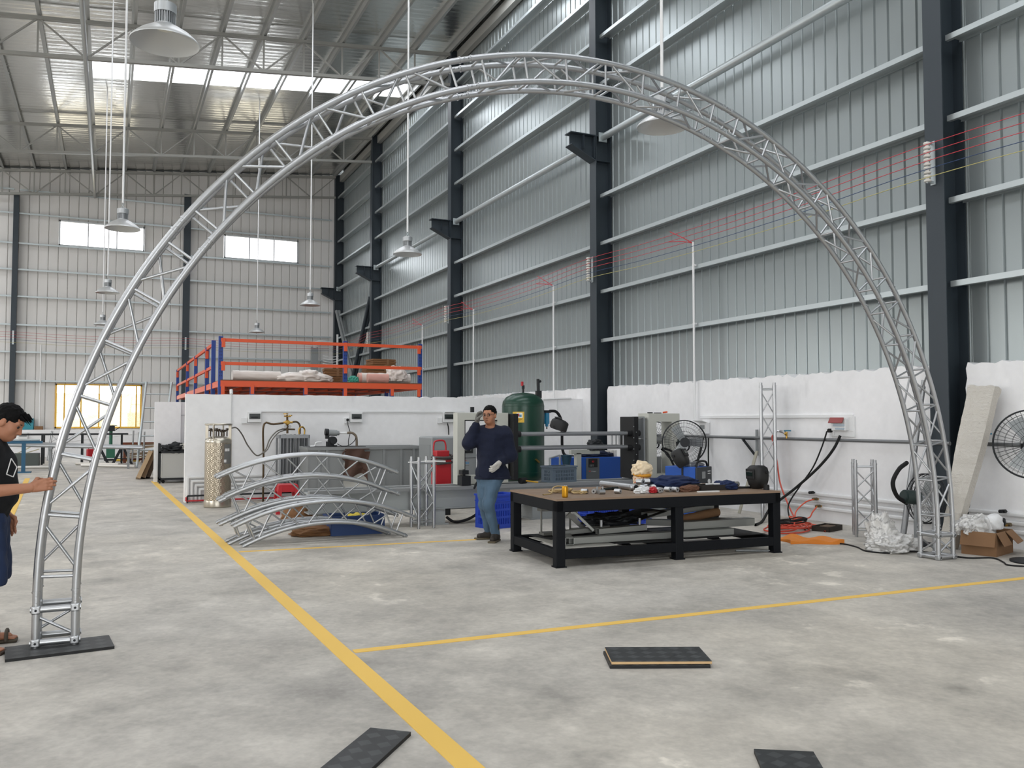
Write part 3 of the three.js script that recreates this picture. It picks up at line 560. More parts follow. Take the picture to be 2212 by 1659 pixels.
{ // fin evaporator with manifold
  const t = thing('evaporator', 'upright bundle of finned aluminium evaporator tubes against the partition', 'evaporator', [3.1, 0, -16.25]);
  for (const [x, z] of [[-0.19, 0.08], [-0.06, 0.1], [0.1, 0.08], [0.2, 0.05], [-0.12, -0.12], [0.06, -0.12]]) {
    const f = [rod(V(x, 0.2, z), V(x, 1.24, z), 0.018, 8)]; for (let k = 0; k < 8; k++) { const a = k * PI / 4; f.push(put(new THREE.BoxGeometry(0.062, 0.98, 0.004), x + 0.04 * Math.cos(a), 0.74, z - 0.04 * Math.sin(a), 0, a, 0)); }
    mesh('fin_tube', f, M.aluDull, t);
  }
  for (const y of [0.24, 1.2]) mesh('tie_frame', [box(0.54, 0.06, 0.02, 0, y, 0.17), box(0.54, 0.06, 0.02, 0, y, -0.19), box(0.02, 0.06, 0.36, 0.27, y, 0), box(0.02, 0.06, 0.36, -0.27, y, 0)], M.aluDull, t);
  for (const x of [-0.26, 0.26]) for (const z of [-0.18, 0.16]) mesh('leg', box(0.03, 1.2, 0.03, x, 0.6, z), M.aluDull, t);
  mesh('return_bend', tube([[0.1, 1.22, 0.08], [0.1, 1.34, 0.08], [0.15, 1.38, 0.07], [0.2, 1.34, 0.05], [0.2, 1.22, 0.05]], 0.015, 8), M.brass, t);
}
{
  const t = thing('gas_manifold', 'brass regulator and valves on dark pipework above the evaporator', 'gas manifold', [0, 0, -16.3]);
  const bz = std(0x5a4a36, 0.4, 0.7);
  mesh('pipe', tube([[2.58, 0, 0], [2.58, 0.8, 0], [2.58, 1.42, 0], [2.62, 1.46, 0], [2.72, 1.43, 0], [2.93, 1.45, 0]], 0.018, 8, 40), bz, t);
  mesh('pipe', tube([[3.1, 1.47, 0], [3.18, 1.47, 0], [3.23, 1.42, 0], [3.23, 1.25, 0.05]], 0.017, 8, 24), bz, t);
  mesh('riser', [rod(V(3.0, 1.26, 0.04), V(3.0, 1.6, 0), 0.02, 10), rod(V(2.9, 1.34, 0.03), V(3.14, 1.33, 0.03), 0.015, 8)], bz, t);
  mesh('regulator', [put(new THREE.SphereGeometry(0.05, 16, 12), 3.0, 1.46, 0.03), rod(V(2.93, 1.46, 0.0), V(3.1, 1.46, 0.0), 0.02, 10), rod(V(3.0, 1.46, 0), V(3.0, 1.46, 0.12), 0.03, 14)], M.brass, t);
  mesh('hand_valve', [rod(V(2.94, 1.58, 0.02), V(3.06, 1.57, 0.02), 0.012, 8), cyl(0.045, 0.045, 0.018, 16, 2.97, 1.62, 0.02), cyl(0.03, 0.03, 0.018, 14, 3.06, 1.59, 0.02)], M.brass, t);
  for (const x of [2.96, 3.04]) mesh('gauge', rod(V(x, 1.385, 0.05), V(x, 1.385, 0.075), 0.026, 16), M.chrome, t);
}
solo('gas_hose', [tube([[1.92, 1.36, -15.72], [2.03, 1.37, -15.85], [2.15, 1.25, -16], [2.28, 1.03, -16.1], [2.44, 0.86, -16.1], [2.58, 0.96, -16.12], [2.66, 1.15, -16.14], [2.8, 1.3, -16.2], [2.94, 1.345, -16.26]], 0.012, 8, 60), tube([[2.45, 0.86, -16.1], [2.6, 0.95, -16.1], [2.7, 1.14, -16.12], [2.84, 1.28, -16.2], [3.0, 1.325, -16.27]], 0.01, 8, 40)], std(0x77736c, 0.4, 0.5), 'flexible metal hose looping from the stainless cylinder to the evaporator', 'hose');
solo('floor_pipe', [rod(V(1.28, 0.04, PZ + 0.12), V(3.6, 0.04, PZ + 0.12), 0.016, 8), rod(V(1.28, 0.04, PZ + 0.12), V(1.28, 0.11, PZ + 0.12), 0.016, 8)], M.red, 'red pipe along the foot of the partition', 'pipe');
solo('floor_pipe', [rod(V(1.3, 0.13, PZ + 0.12), V(3.6, 0.13, PZ + 0.12), 0.016, 8), rod(V(1.3, 0, PZ + 0.12), V(1.3, 0.13, PZ + 0.12), 0.016, 8)], M.dark, 'dark pipe just above the red one along the foot of the partition', 'pipe');
{ // big grey steel tank
  const t = thing('steel_tank', 'long grey steel tank or cabinet behind the stack of curved trusses', 'tank', [4.15, 0, -15.25]);
  const w = 2.08, d = 0.7, h = 1.03, gp = std(0x878a8a, 0.5, 0.15);
  mesh('shell', [box(w, 0.8, 0.02, 0, 0.63, -d / 2), box(0.02, 0.8, d, -w / 2, 0.63, 0), box(0.02, 0.8, d, w / 2, 0.63, 0), box(w, 0.02, d, 0, 0.24, 0), box(w, 0.8, 0.02, 0, 0.63, d / 2 - 0.02)], gp, t);
  mesh('rim', [box(w + 0.04, 0.05, 0.05, 0, h - 0.02, d / 2), box(w + 0.04, 0.05, 0.05, 0, h - 0.02, -d / 2), box(0.05, 0.05, d, -w / 2, h - 0.02, 0), box(0.05, 0.05, d, w / 2, h - 0.02, 0)], gp, t);
  mesh('lid', box(w - 0.05, 0.015, d - 0.05, 0, h - 0.02, 0), M.machineDark, t);
  for (const x of [-0.86, -0.72, 0.3, 0.62, 0.86]) mesh('rib', box(0.045, 0.72, 0.03, x, 0.63, d / 2), gp, t);
  for (const x of [-w / 2 + 0.04, 0, w / 2 - 0.04]) for (const z of [-0.3, 0.3]) mesh('leg', box(0.06, 0.26, 0.06, x, 0.13, z), gp, t);
  mesh('white_panel', box(0.42, 0.52, 0.012, -0.22, 0.5, d / 2 + 0.006), std(0xc6c6c0, 0.5), t);
  mesh('tap', [rod(V(w / 2, 0.9, 0.3), V(w / 2 + 0.05, 0.9, 0.3), 0.012, 8), cyl(0.02, 0.02, 0.012, 10, w / 2 + 0.06, 0.92, 0.3)], M.chrome, t);
}
{
  const t = thing('pump', 'small electric pump on a black plate on the grey tank', 'pump', [3.6, 1.025, -15.15]);
  mesh('base_plate', box(1.05, 0.014, 0.3, 0.02, 0.007, 0), M.black, t);
  mesh('pump_body', [rod(V(-0.02, 0.12, -0.06), V(-0.02, 0.12, 0.08), 0.07, 20), rod(V(-0.02, 0.12, 0.08), V(-0.02, 0.12, 0.1), 0.06, 20), box(0.12, 0.1, 0.12, -0.06, 0.05, 0), box(0.07, 0.03, 0.12, 0.02, 0.02, 0)], M.dark, t);
  mesh('motor', [rod(V(-0.1, 0.26, 0), V(0.06, 0.25, 0), 0.055, 20), rod(V(0.06, 0.25, 0), V(0.1, 0.25, 0), 0.04, 16)], M.greyPaint, t);
  mesh('motor_cap', [rod(V(-0.15, 0.27, 0), V(-0.09, 0.265, 0), 0.06, 20), box(0.06, 0.06, 0.08, -0.11, 0.18, 0)], M.dark, t);
  mesh('outlet_pipe', rod(V(0.1, 0.25, 0), V(0.24, 0.25, 0), 0.02, 10), M.whitePlastic, t);
  mesh('hose', tube([[0.24, 0.25, 0], [0.33, 0.25, 0], [0.4, 0.2, 0], [0.42, 0.1, 0], [0.42, 0.014, 0]], 0.022, 10, 24), std(0x75695a, 0.7), t);
  mesh('cable', tube([[0.06, 0.06, 0.04], [0.14, 0.02, 0.06], [0.26, 0.03, 0.06], [0.36, 0.1, 0.04], [0.4, 0.16, 0.02]], 0.007, 6), M.rubber, t);
  mesh('elbow_pipe', tube([[-0.42, 0.02, 0.05], [-0.34, 0.03, 0.05], [-0.32, 0.08, 0.05], [-0.22, 0.09, 0.05]], 0.012, 8), M.whitePlastic, t);
}
{ // brown leather apron draped on the tank
  const W = 0.46, H = 0.5, g = new THREE.BoxGeometry(W, H, 0.012, 18, 20, 1), p = g.attributes.position;
  for (let i = 0; i < p.count; i++) { const x = p.getX(i), y = p.getY(i), k = (H / 2 - y) / H; p.setXYZ(i, x * (1 - 0.22 * k * (1 - k) * 2) - 0.06 * k + (y < -0.1 ? 0.05 * Math.sin(x * 14) : 0), y + 0.05 * Math.sin(x * 9 + 1) * k - (x > 0.12 ? 0.04 : 0) + 0.12 * Math.max(0, k - 0.7) * Math.sin(x * 17), p.getZ(i) + 0.03 * Math.sin(x * 22 + 3 * k) * (0.3 + k) + 0.03 * k); }
  g.computeVertexNormals();
  const t = thing('apron', 'brown work apron hung over the front edge of the grey tank', 'apron', [3.95, 0.74, -14.81]);
  const lea = std(0x4a3328, 0.8); mesh('apron_body', g, lea, t);
  mesh('strap', [tube([[-0.2, 0.24, 0.01], [-0.26, 0.2, 0.02], [-0.27, 0.1, 0.02], [-0.22, 0.06, 0.02]], 0.014, 6), box(0.42, 0.016, 0.1, 0, 0.255, -0.04)], lea, t);
}
{ // small red plastic stool
  const t = thing('stool', 'small red plastic stool behind the stack of curved trusses', 'stool', [2.62, 0, -14.2]);
  mesh('seat', rbox(0.3, 0.03, 0.3, 0.012, 0, 0.455, 0), M.red, t);
  for (const [x, z] of [[-1, -1], [1, -1], [1, 1], [-1, 1]]) mesh('leg', bar(V(x * 0.17, 0, z * 0.17), V(x * 0.125, 0.45, z * 0.125), 0.06, 0.05, V(0, 0, 1)), M.red, t);
  for (let k = 0; k < 4; k++) { const g = merge(box(0.27, 0.1, 0.02, 0, 0.4, 0.138), box(0.32, 0.09, 0.02, 0, 0.16, 0.155)); g.rotateY(k * PI / 2); mesh('side_panel', g, M.red, t); }
}
{ // things lying under and behind the stack
  solo('cardboard_scrap', crumple(0.6, 0.11, 0.36, 3, 0.2, 2.8), M.cardDark, 'crumpled brown paper sheet lying under the curved trusses', 'paper', [2.5, 0, -11.35]);
  solo('paper_sack', crumple(0.5, 0.3, 0.4, 6, 0.14, 2), M.cardDark, 'brown paper sack standing behind the curved trusses', 'sack', [2.45, 0, -12.2]);
  const t = thing('plastic_bin', 'dark blue plastic bin on the floor behind the curved trusses', 'bin', [2.98, 0, -11.32]);
  mesh('tub', [box(0.7, 0.24, 0.02, 0, 0.12, 0.2), box(0.7, 0.24, 0.02, 0, 0.12, -0.2), box(0.02, 0.24, 0.4, -0.35, 0.12, 0), box(0.02, 0.24, 0.4, 0.35, 0.12, 0), box(0.7, 0.02, 0.4, 0, 0.01, 0)], std(0x1d3c70, 0.5), t);
  mesh('rim', [box(0.74, 0.02, 0.03, 0, 0.24, 0.21), box(0.74, 0.02, 0.03, 0, 0.24, -0.21), box(0.03, 0.02, 0.44, 0.36, 0.24, 0), box(0.03, 0.02, 0.44, -0.36, 0.24, 0)], std(0x1d3c70, 0.5), t);
  solo('yellow_bag', crumple(0.26, 0.12, 0.2, 12, 0.2, 3), std(0xd9c23a, 0.6), 'crumpled yellow bag lying in the dark blue bin', 'bag', [3.02, 0.13, -11.32]);
}
// ================================================================ tube machine, compressor, tank and dryers
{
  const t = thing('tube_machine', 'long grey tube welding machine with two upright frames on a steel bed', 'machine', [0, 0, -11.9]);
  const bedM = std(0xa3a7a6, 0.5, 0.2), frM = std(0xbfc0b7, 0.55);
  const bed = sub('bed', t);
  mesh('top_rail', [box(6.3, 0.05, 0.12, 5.6, 0.52, 0.2), box(6.3, 0.05, 0.12, 5.6, 0.52, -0.2)], M.machineDark, bed);
  mesh('girder', [box(6.3, 0.26, 0.012, 5.6, 0.37, 0.17), box(6.3, 0.26, 0.012, 5.6, 0.37, -0.17), box(6.3, 0.016, 0.44, 5.6, 0.235, 0), box(6.3, 0.016, 0.44, 5.6, 0.498, 0)], bedM, bed);
  for (const x of [2.75, 4.25, 6.0, 8.2]) mesh('leg', [box(0.34, 0.225, 0.38, x, 0.113, 0), box(0.42, 0.02, 0.46, x, 0.01, 0)], bedM, bed);
  for (const x of [5.02, 5.13]) mesh('thin_leg', box(0.06, 0.23, 0.06, x, 0.115, 0.1), M.dark, bed);
  const frame = (x0, x1, ox0, ox1, y0, y1, oy0, oy1, dz) => { const s = new THREE.Shape([[x0, y0], [x1, y0], [x1, y1], [x0, y1]].map((q) => new THREE.Vector2(...q))); s.holes.push(new THREE.Path([[ox0, oy0], [ox0, oy1], [ox1, oy1], [ox1, oy0]].map((q) => new THREE.Vector2(...q)))); const g = new THREE.ExtrudeGeometry(s, { depth: dz, bevelEnabled: true, bevelSize: 0.004, bevelThickness: 0.004, bevelSegments: 1 }); g.translate(0, 0, -dz / 2); return g; };
  const L = sub('left_frame', t); mesh('portal', frame(4.65, 5.47, 4.76, 5.3, 0.56, 1.61, 0.68, 1.51, 0.16), frM, L);
  mesh('opening_frame', [box(0.02, 0.84, 0.14, 4.77, 1.1, 0), box(0.54, 0.02, 0.14, 5.03, 1.5, 0)], M.dark, L);
  mesh('slide', [box(0.14, 0.14, 0.2, 4.72, 0.62, 0.16), rod(V(4.72, 0.6, 0.16), V(4.72, 0.78, 0.16), 0.02, 8), box(0.1, 0.06, 0.14, 4.72, 0.74, 0.16)], M.dark, L);
  mesh('top_handle', [box(0.05, 0.08, 0.04, 4.9, 1.66, 0.04)], M.dark, L);
  const Rr = sub('right_frame', t); mesh('portal', frame(7.97, 8.58, 8.12, 8.43, 0.5, 1.61, 0.62, 1.48, 0.3), frM, Rr);
  mesh('motor', [box(0.22, 0.35, 0.2, 8.25, 0.72, -0.16), rod(V(8.12, 1.18, -0.05), V(8.36, 1.18, -0.05), 0.05, 14), rod(V(8.1, 1.2, -0.02), V(8.4, 1.22, -0.02), 0.02, 8)], M.machineDark, Rr);
  mesh('socket', box(0.035, 0.05, 0.008, 8.25, 0.57, 0.156), M.greyPaint, Rr);
  mesh('side_plate', box(0.03, 0.8, 0.26, 7.9, 1.14, 0), M.greyPaint, Rr);
  for (const y of [1.54, 1.2, 0.83]) mesh('guide_rod', rod(V(7.7, y, 0.08), V(7.97, y, 0.08), y === 1.2 ? 0.016 : 0.024, 10), M.chrome, Rr);
  mesh('tool', [box(0.08, 0.02, 0.04, 8.1, 1.625, 0), box(0.12, 0.015, 0.05, 8.25, 1.622, 0)], M.dark, Rr); mesh('orange_tool', rod(V(8.36, 1.63, 0), V(8.44, 1.64, 0), 0.014, 8), M.orange, Rr);
  for (const x of [5.54, 7.69]) { const P = sub('face_plate', t); mesh('plate', rbox(0.09, 1.0, 0.42, 0.01, x, x < 6 ? 1.1 : 1.06, 0), M.black, P); for (const y of [1.29, 1.06]) mesh('socket', rod(V(x - 0.12, y, 0.11), V(x + 0.12, y, 0.11), 0.05, 14), M.black, P); }
  const holes = []; for (let k = 0; k < 9; k++) holes.push(rod(V(7.64 + (k % 2) * 0.05, 0.68 + k * 0.09, 0.209), V(7.64 + (k % 2) * 0.05, 0.68 + k * 0.09, 0.213), 0.009, 8)); mesh('bolt_row', holes, M.greyPaint, t);
  mesh('cable', [tube([[8.2, 1.05, 0.2], [8.4, 0.98, 0.2], [8.56, 0.75, 0.22], [8.66, 0.5, 0.2]], 0.018, 8), tube([[8.18, 1.03, 0.2], [8.3, 0.95, 0.2], [8.44, 0.7, 0.22], [8.6, 0.4, 0.2]], 0.018, 8)], M.rubber, t);
  mesh('control_lever', bar(V(4.84, 0.5, 0.25), V(5.12, 1.0, 0.3), 0.03, 0.03), M.dark, t);
  mesh('drip_hose', tube([[4.45, 0.1, 0.15], [4.55, 0.03, 0.2], [4.75, 0.05, 0.2], [4.95, 0.14, 0.15], [5.02, 0.26, 0.1]], 0.02, 8), M.rubber, t);
}
{ // the truss blank clamped in the machine
  const t = thing('clamped_truss', 'straight aluminium truss clamped between the two black face plates of the machine', 'truss', [0, 0, -11.9]);
  for (const y of [1.29, 1.075]) for (const z of [0.12, -0.1]) mesh('chord', rod(V(5.58, y, z), V(7.65, y, z), 0.031, 14), M.aluDull, t);
  for (const x of [7.42, 7.5]) for (const z of [0.12, -0.1]) mesh('brace', rod(V(x, 1.075, z), V(x, 1.29, z), 0.012, 8), M.aluDull, t);
  mesh('yellow_ring', rod(V(7.58, 1.29, 0.12), V(7.61, 1.29, 0.12), 0.033, 14), std(0xd9b640, 0.5), t);
}
function weldMask(label, pos, ry, rx, group = 'black welding masks') { // a half-shell face shield: brow, flat front with a window, tapering chin
  const t = thing('welding_mask', label, 'welding mask', pos, ry, group);
  const rows = [[0.13, 0.02, 0.03, 0.0], [0.125, 0.075, 0.085, 0.02], [0.1, 0.108, 0.12, 0.03], [0.05, 0.118, 0.135, 0.03], [0.0, 0.118, 0.138, 0.03], [-0.05, 0.11, 0.135, 0.03], [-0.09, 0.095, 0.128, 0.03], [-0.13, 0.07, 0.112, 0.03], [-0.145, 0.045, 0.095, 0.03]], nu = 24, P = [], I = [];
  rows.forEach(([y, w, d, b], j) => { for (let i = 0; i <= nu; i++) { const a = (i / nu - 0.5) * PI * 1.12, c = Math.cos(a), s = Math.sin(a), e = 0.72; P.push(w * Math.sign(s) * Math.pow(Math.abs(s), e), y, Math.sign(c) * d * Math.pow(Math.abs(c), e) - b); } if (j) for (let i = 0; i < nu; i++) { const p = (j - 1) * (nu + 1) + i, q = p + nu + 1; I.push(p, q, p + 1, p + 1, q, q + 1); } });
  const g = new THREE.BufferGeometry(); g.setAttribute('position', new THREE.Float32BufferAttribute(P, 3)); g.setIndex(I); g.computeVertexNormals();
  const inn = g.clone(); inn.scale(0.965, 0.98, 0.965);
  mesh('shell', [g, inn], new THREE.MeshStandardMaterial({ color: 0x161616, roughness: 0.55, side: THREE.DoubleSide }), t);
  mesh('window_frame', rbox(0.13, 0.12, 0.02, 0.008, 0, 0.035, 0.108), M.black, t); mesh('filter_window', rbox(0.1, 0.05, 0.012, 0.004, 0, 0.035, 0.118), std(0x1c2622, 0.1), t);
  mesh('head_band', put(new THREE.TorusGeometry(0.1, 0.007, 8, 28, PI * 1.15), 0, 0.06, -0.03, PI / 2 - 0.5, 0, -0.2), M.dark, t);
  for (const s of [-1, 1]) mesh('pivot_knob', rod(V(s * 0.105, 0.05, -0.035), V(s * 0.135, 0.05, -0.035), 0.02, 14), M.black, t);
  t.rotation.order = 'YXZ'; t.rotation.x = rx; return t;
}
weldMask('black welding mask perched on the clamped truss', [6.36, 1.42, -11.86], 1.0, -1.25);
{ // red welding hose trolley
  const t = thing('hose_trolley', 'red trolley with coiled grey hose beside the grey compressor', 'trolley', [4.8, 0, -12.9]);
  mesh('body', rbox(0.27, 0.5, 0.22, 0.02, 0, 0.63, 0), M.red, t);
  mesh('upper_box', rbox(0.22, 0.14, 0.16, 0.015, 0, 0.95, 0), M.red, t);
  mesh('foot', [box(0.24, 0.38, 0.2, 0, 0.19, 0)], M.dark, t);
  mesh('handle', tube([[-0.1, 0.9, -0.08], [-0.1, 1.1, -0.08], [-0.08, 1.16, -0.08], [0.07, 1.17, -0.08], [0.1, 1.12, -0.08], [0.1, 0.9, -0.08]], 0.014, 8, 40), M.red, t);
  for (let k = 0; k < 5; k++) mesh('hose_coil', put(new THREE.TorusGeometry(0.155 + 0.01 * (k % 2), 0.016, 8, 32), 0.005 * k, 0.82 + 0.028 * k, 0, PI / 2 + 0.12 * Math.sin(k * 2), 0.08 * Math.cos(k * 3), 0), std(0x4a4644, 0.7), t);
}
{ // grey screw compressor
  const t = thing('compressor', 'grey upright compressor cabinet with a control panel, behind the worker', 'compressor', [5.3, 0, -13.95]);
  mesh('cabinet', rbox(0.82, 1.22, 0.66, 0.03, 0, 0.61, 0), M.greyPaint, t);
  mesh('side_door', box(0.012, 1.02, 0.56, -0.412, 0.58, 0), std(0x868a8b, 0.5), t);
  mesh('control_panel', box(0.28, 0.16, 0.012, 0.2, 1.02, 0.335), M.dark, t);
  mesh('display', box(0.16, 0.06, 0.012, 0.22, 1.02, 0.343), std(0xb9c6cc, 0.3), t);
  decal('logo', 0.26, 0.11, textTex(256, 108, (c, w, h) => { c.fillStyle = '#8d9192'; c.fillRect(0, 0, w, h); c.fillStyle = '#b04a3c'; c.fillRect(70, 4, 90, 8); c.fillStyle = '#2f86c0'; c.font = 'bold 52px sans-serif'; c.fillText('huayan', 14, 66); c.fillStyle = '#55585a'; c.fillRect(40, 88, 160, 6); }), t, [0.2, 0.77, 0.332]);
  decal('warning_sign', 0.07, 0.06, textTex(64, 56, (c) => { c.fillStyle = '#8d9192'; c.fillRect(0, 0, 64, 56); c.fillStyle = '#e0c02c'; c.beginPath(); c.moveTo(32, 2); c.lineTo(62, 54); c.lineTo(2, 54); c.fill(); c.fillStyle = '#222'; c.fillRect(29, 20, 6, 18); c.fillRect(29, 42, 6, 6); }), t, [0.17, 0.5, 0.332]);
  mesh('door_seam', [box(0.8, 0.006, 0.004, 0, 0.86, 0.331), box(0.006, 1.1, 0.004, 0.02, 0.6, 0.331)], M.dark, t);
}
{ // green air receiver
  const grn = std(0x0e3a2b, 0.32, 0.1), r = 0.405;
  const t = thing('air_tank', 'tall dark green compressed air tank with a domed top', 'tank', [7.17, 0, -14.8]);
  mesh('vessel', lathe([[0, 0.25], [0.2, 0.27], [0.33, 0.33], [0.385, 0.42], [r, 0.5], [r, 1.78], [0.39, 1.86], [0.33, 1.94], [0.2, 2.01], [0, 2.035]], 56), grn, t);
  for (const y of [0.52, 1.77]) mesh('weld_seam', put(new THREE.TorusGeometry(r, 0.005, 6, 56), 0, y, 0, PI / 2), grn, t);
  for (let k = 0; k < 3; k++) { const a = k * 2 * PI / 3 + 0.4; mesh('leg', box(0.1, 0.42, 0.02, 0.3 * Math.cos(a), 0.21, 0.3 * Math.sin(a), 0, -a + PI / 2, 0), grn, t); }
  mesh('safety_valve', [rod(V(0, 2.02, 0), V(0, 2.1, 0), 0.02, 10), rod(V(0, 2.1, 0), V(0, 2.17, 0), 0.028, 12)], M.dark, t); mesh('valve_cap', rod(V(-0.02, 2.16, 0), V(-0.02, 2.24, 0), 0.026, 12), M.red, t);
  mesh('outlet', [box(0.1, 0.14, 0.08, 0.33, 2.0, 0), rod(V(0.33, 2.0, 0), V(0.32, 2.3, 0), 0.03, 12), rod(V(0.32, 2.24, 0), V(0.38, 2.26, 0), 0.025, 10)], M.dark, t);
  const lab = new THREE.CylinderGeometry(r + 0.002, r + 0.002, 0.2, 16, 1, true, -0.95, 0.55); lab.translate(0, 1.56, 0); lab.userData.keepUV = true;
  mesh('warning_label', lab, new THREE.MeshStandardMaterial({ roughness: 0.5, map: textTex(256, 192, (c, w, h) => { c.fillStyle = '#dcb23c'; c.fillRect(0, 0, w, h); c.fillStyle = '#f0ede0'; c.fillRect(90, 18, 130, 90); c.fillStyle = '#b23a3a'; c.fillRect(110, 34, 40, 50); c.fillStyle = '#4a86a8'; c.fillRect(150, 50, 50, 44); c.fillStyle = '#4a3a10'; for (let k = 0; k < 4; k++) c.fillRect(30, 124 + 14 * k, 190 - 20 * k, 5); }) }), t);
  mesh('drain', [box(0.1, 0.03, 0.03, 0.1, 0.74, r + 0.01, 0, 0, -0.7)], M.brass, t);
}
{
  const t = thing('air_filter', 'blue air line filter with a black hose beside the green tank', 'filter', [7.68, 1.55, -14.8]);
  mesh('bowl', [rod(V(0, -0.12, 0), V(0, 0.1, 0), 0.05, 16), rod(V(0, -0.17, 0), V(0, -0.12, 0), 0.03, 12)], std(0x1f7fa6, 0.35), t); mesh('tip', rod(V(0, -0.22, 0), V(0, -0.17, 0), 0.012, 8), M.dark, t);
  mesh('head', box(0.13, 0.05, 0.1, 0, 0.12, 0), M.dark, t); mesh('inlet', rod(V(-0.12, 0.12, 0), V(0, 0.12, 0), 0.018, 8), M.dark, t);
  mesh('hose', tube([[0.06, 0.13, 0], [0.2, 0.12, 0], [0.3, 0.0, 0], [0.33, -0.2, 0], [0.32, -0.62, 0.05], [0.34, -0.72, 0.1], [0.55, -0.76, 0.1], [0.75, -0.78, 0.1]], 0.028, 10, 48), M.rubber, t);
}
{ // blue refrigerated dryer
  const bl = std(0x14489a, 0.42), t = thing('air_dryer', 'blue air dryer cabinet with a grey centre panel and red digits', 'dryer', [7.92, 0, -13.55]);
  mesh('cabinet', rbox(1.2, 0.8, 0.5, 0.015, -0.08, 0.44, 0), bl, t);
  mesh('centre_panel', box(0.27, 0.78, 0.012, -0.1, 0.44, 0.256), std(0x55595c, 0.5), t);
  mesh('controller', box(0.18, 0.15, 0.014, -0.1, 0.74, 0.265), M.black, t);
  decal('display', 0.08, 0.045, textTex(96, 54, (c, w, h) => { c.fillStyle = '#1a0406'; c.fillRect(0, 0, w, h); c.fillStyle = '#ff2a3c'; c.font = 'bold 46px monospace'; c.fillText('02', 18, 44); }), t, [-0.1, 0.765, 0.2735], 0, 0.3);
  for (let k = 0; k < 6; k++) mesh('button', box(0.012, 0.01, 0.006, -0.165 + 0.03 * (k % 3), 0.705 - 0.02 * ((k / 3) | 0), 0.274), M.girt, t);
  mesh('vent', [0.4, 0.36, 0.32].map((y) => box(0.22, 0.012, 0.006, 0.25, y, 0.252)), M.navy, t);
  mesh('fan_grille', box(0.26, 0.26, 0.01, -0.46, 0.55, 0.254), M.black, t);
  const dg = textTex(128, 64, (c) => { c.fillStyle = '#55595c'; c.fillRect(0, 0, 128, 64); c.fillStyle = '#a8353a'; c.fillRect(12, 18, 20, 20); c.fillStyle = '#c8cacb'; c.font = '22px sans-serif'; c.fillText('Lingyu', 42, 38); }); decal('name_plate', 0.2, 0.07, dg, t, [-0.1, 0.59, 0.2635]);
  for (const x of [-0.6, 0.42]) for (const z of [-0.2, 0.2]) mesh('foot', box(0.06, 0.05, 0.06, x, 0.025, z), M.black, t);
}
solo('work_jacket', crumple(0.6, 0.1, 0.3, 21, 0.2, 2.6), M.navy, 'dark blue jacket folded on top of the blue air dryer', 'jacket', [8.0, 0.84, -13.5]);
for (let k = 0; k < 3; k++) solo('glass_jar', [cyl(0.035, 0.035, 0.1, 14, 0, 0.05, 0), cyl(0.036, 0.036, 0.015, 14, 0, 0.107, 0)], M.porcelain, ['left', 'middle', 'right'][k] + ' one of three small pale jars in a row on the blue air dryer', 'jar', [8.27 + 0.085 * k - 0.06, 0.84, -13.45], 0, 'pale jars on the blue dryer');
{
  const t = thing('air_regulator', 'small steel stand and dark funnel left of the blue air dryer', 'stand', [7.05, 0, -13.1]);
  mesh('frame', [rod(V(0, 0, 0), V(0, 0.9, 0), 0.018, 8), rod(V(-0.2, 0.4, 0), V(0.15, 0.42, 0), 0.018, 8), rod(V(-0.2, 0, 0), V(-0.2, 0.85, 0), 0.015, 8), rod(V(-0.2, 0.85, 0), V(0, 0.9, 0), 0.014, 8), rod(V(-0.2, 0.6, 0), V(0.1, 0.6, 0), 0.014, 8)], M.greyPaint, t);
  mesh('funnel', cyl(0.02, 0.1, 0.36, 18, 0.13, 0.72, 0), std(0x1c3e50, 0.5), t);
}
{
  const t = thing('welding_stand', 'grey L-shaped steel stand with a black torch on top, in front of the dryer', 'stand', [7.0, 0, -12.6]);
  mesh('post', box(0.09, 0.95, 0.09, 0.12, 0.475, 0), M.machine, t); mesh('arm', box(0.55, 0.07, 0.09, 0.25, 0.97, 0), M.machine, t);
  mesh('torch', [crumple(0.24, 0.16, 0.12, 31, 0.3, 3, 0, 3)].map((g) => g.translate(0.46, 0.99, 0)), M.dark, t); mesh('base', box(0.4, 0.02, 0.4, 0.12, 0.01, 0), M.machine, t);
}
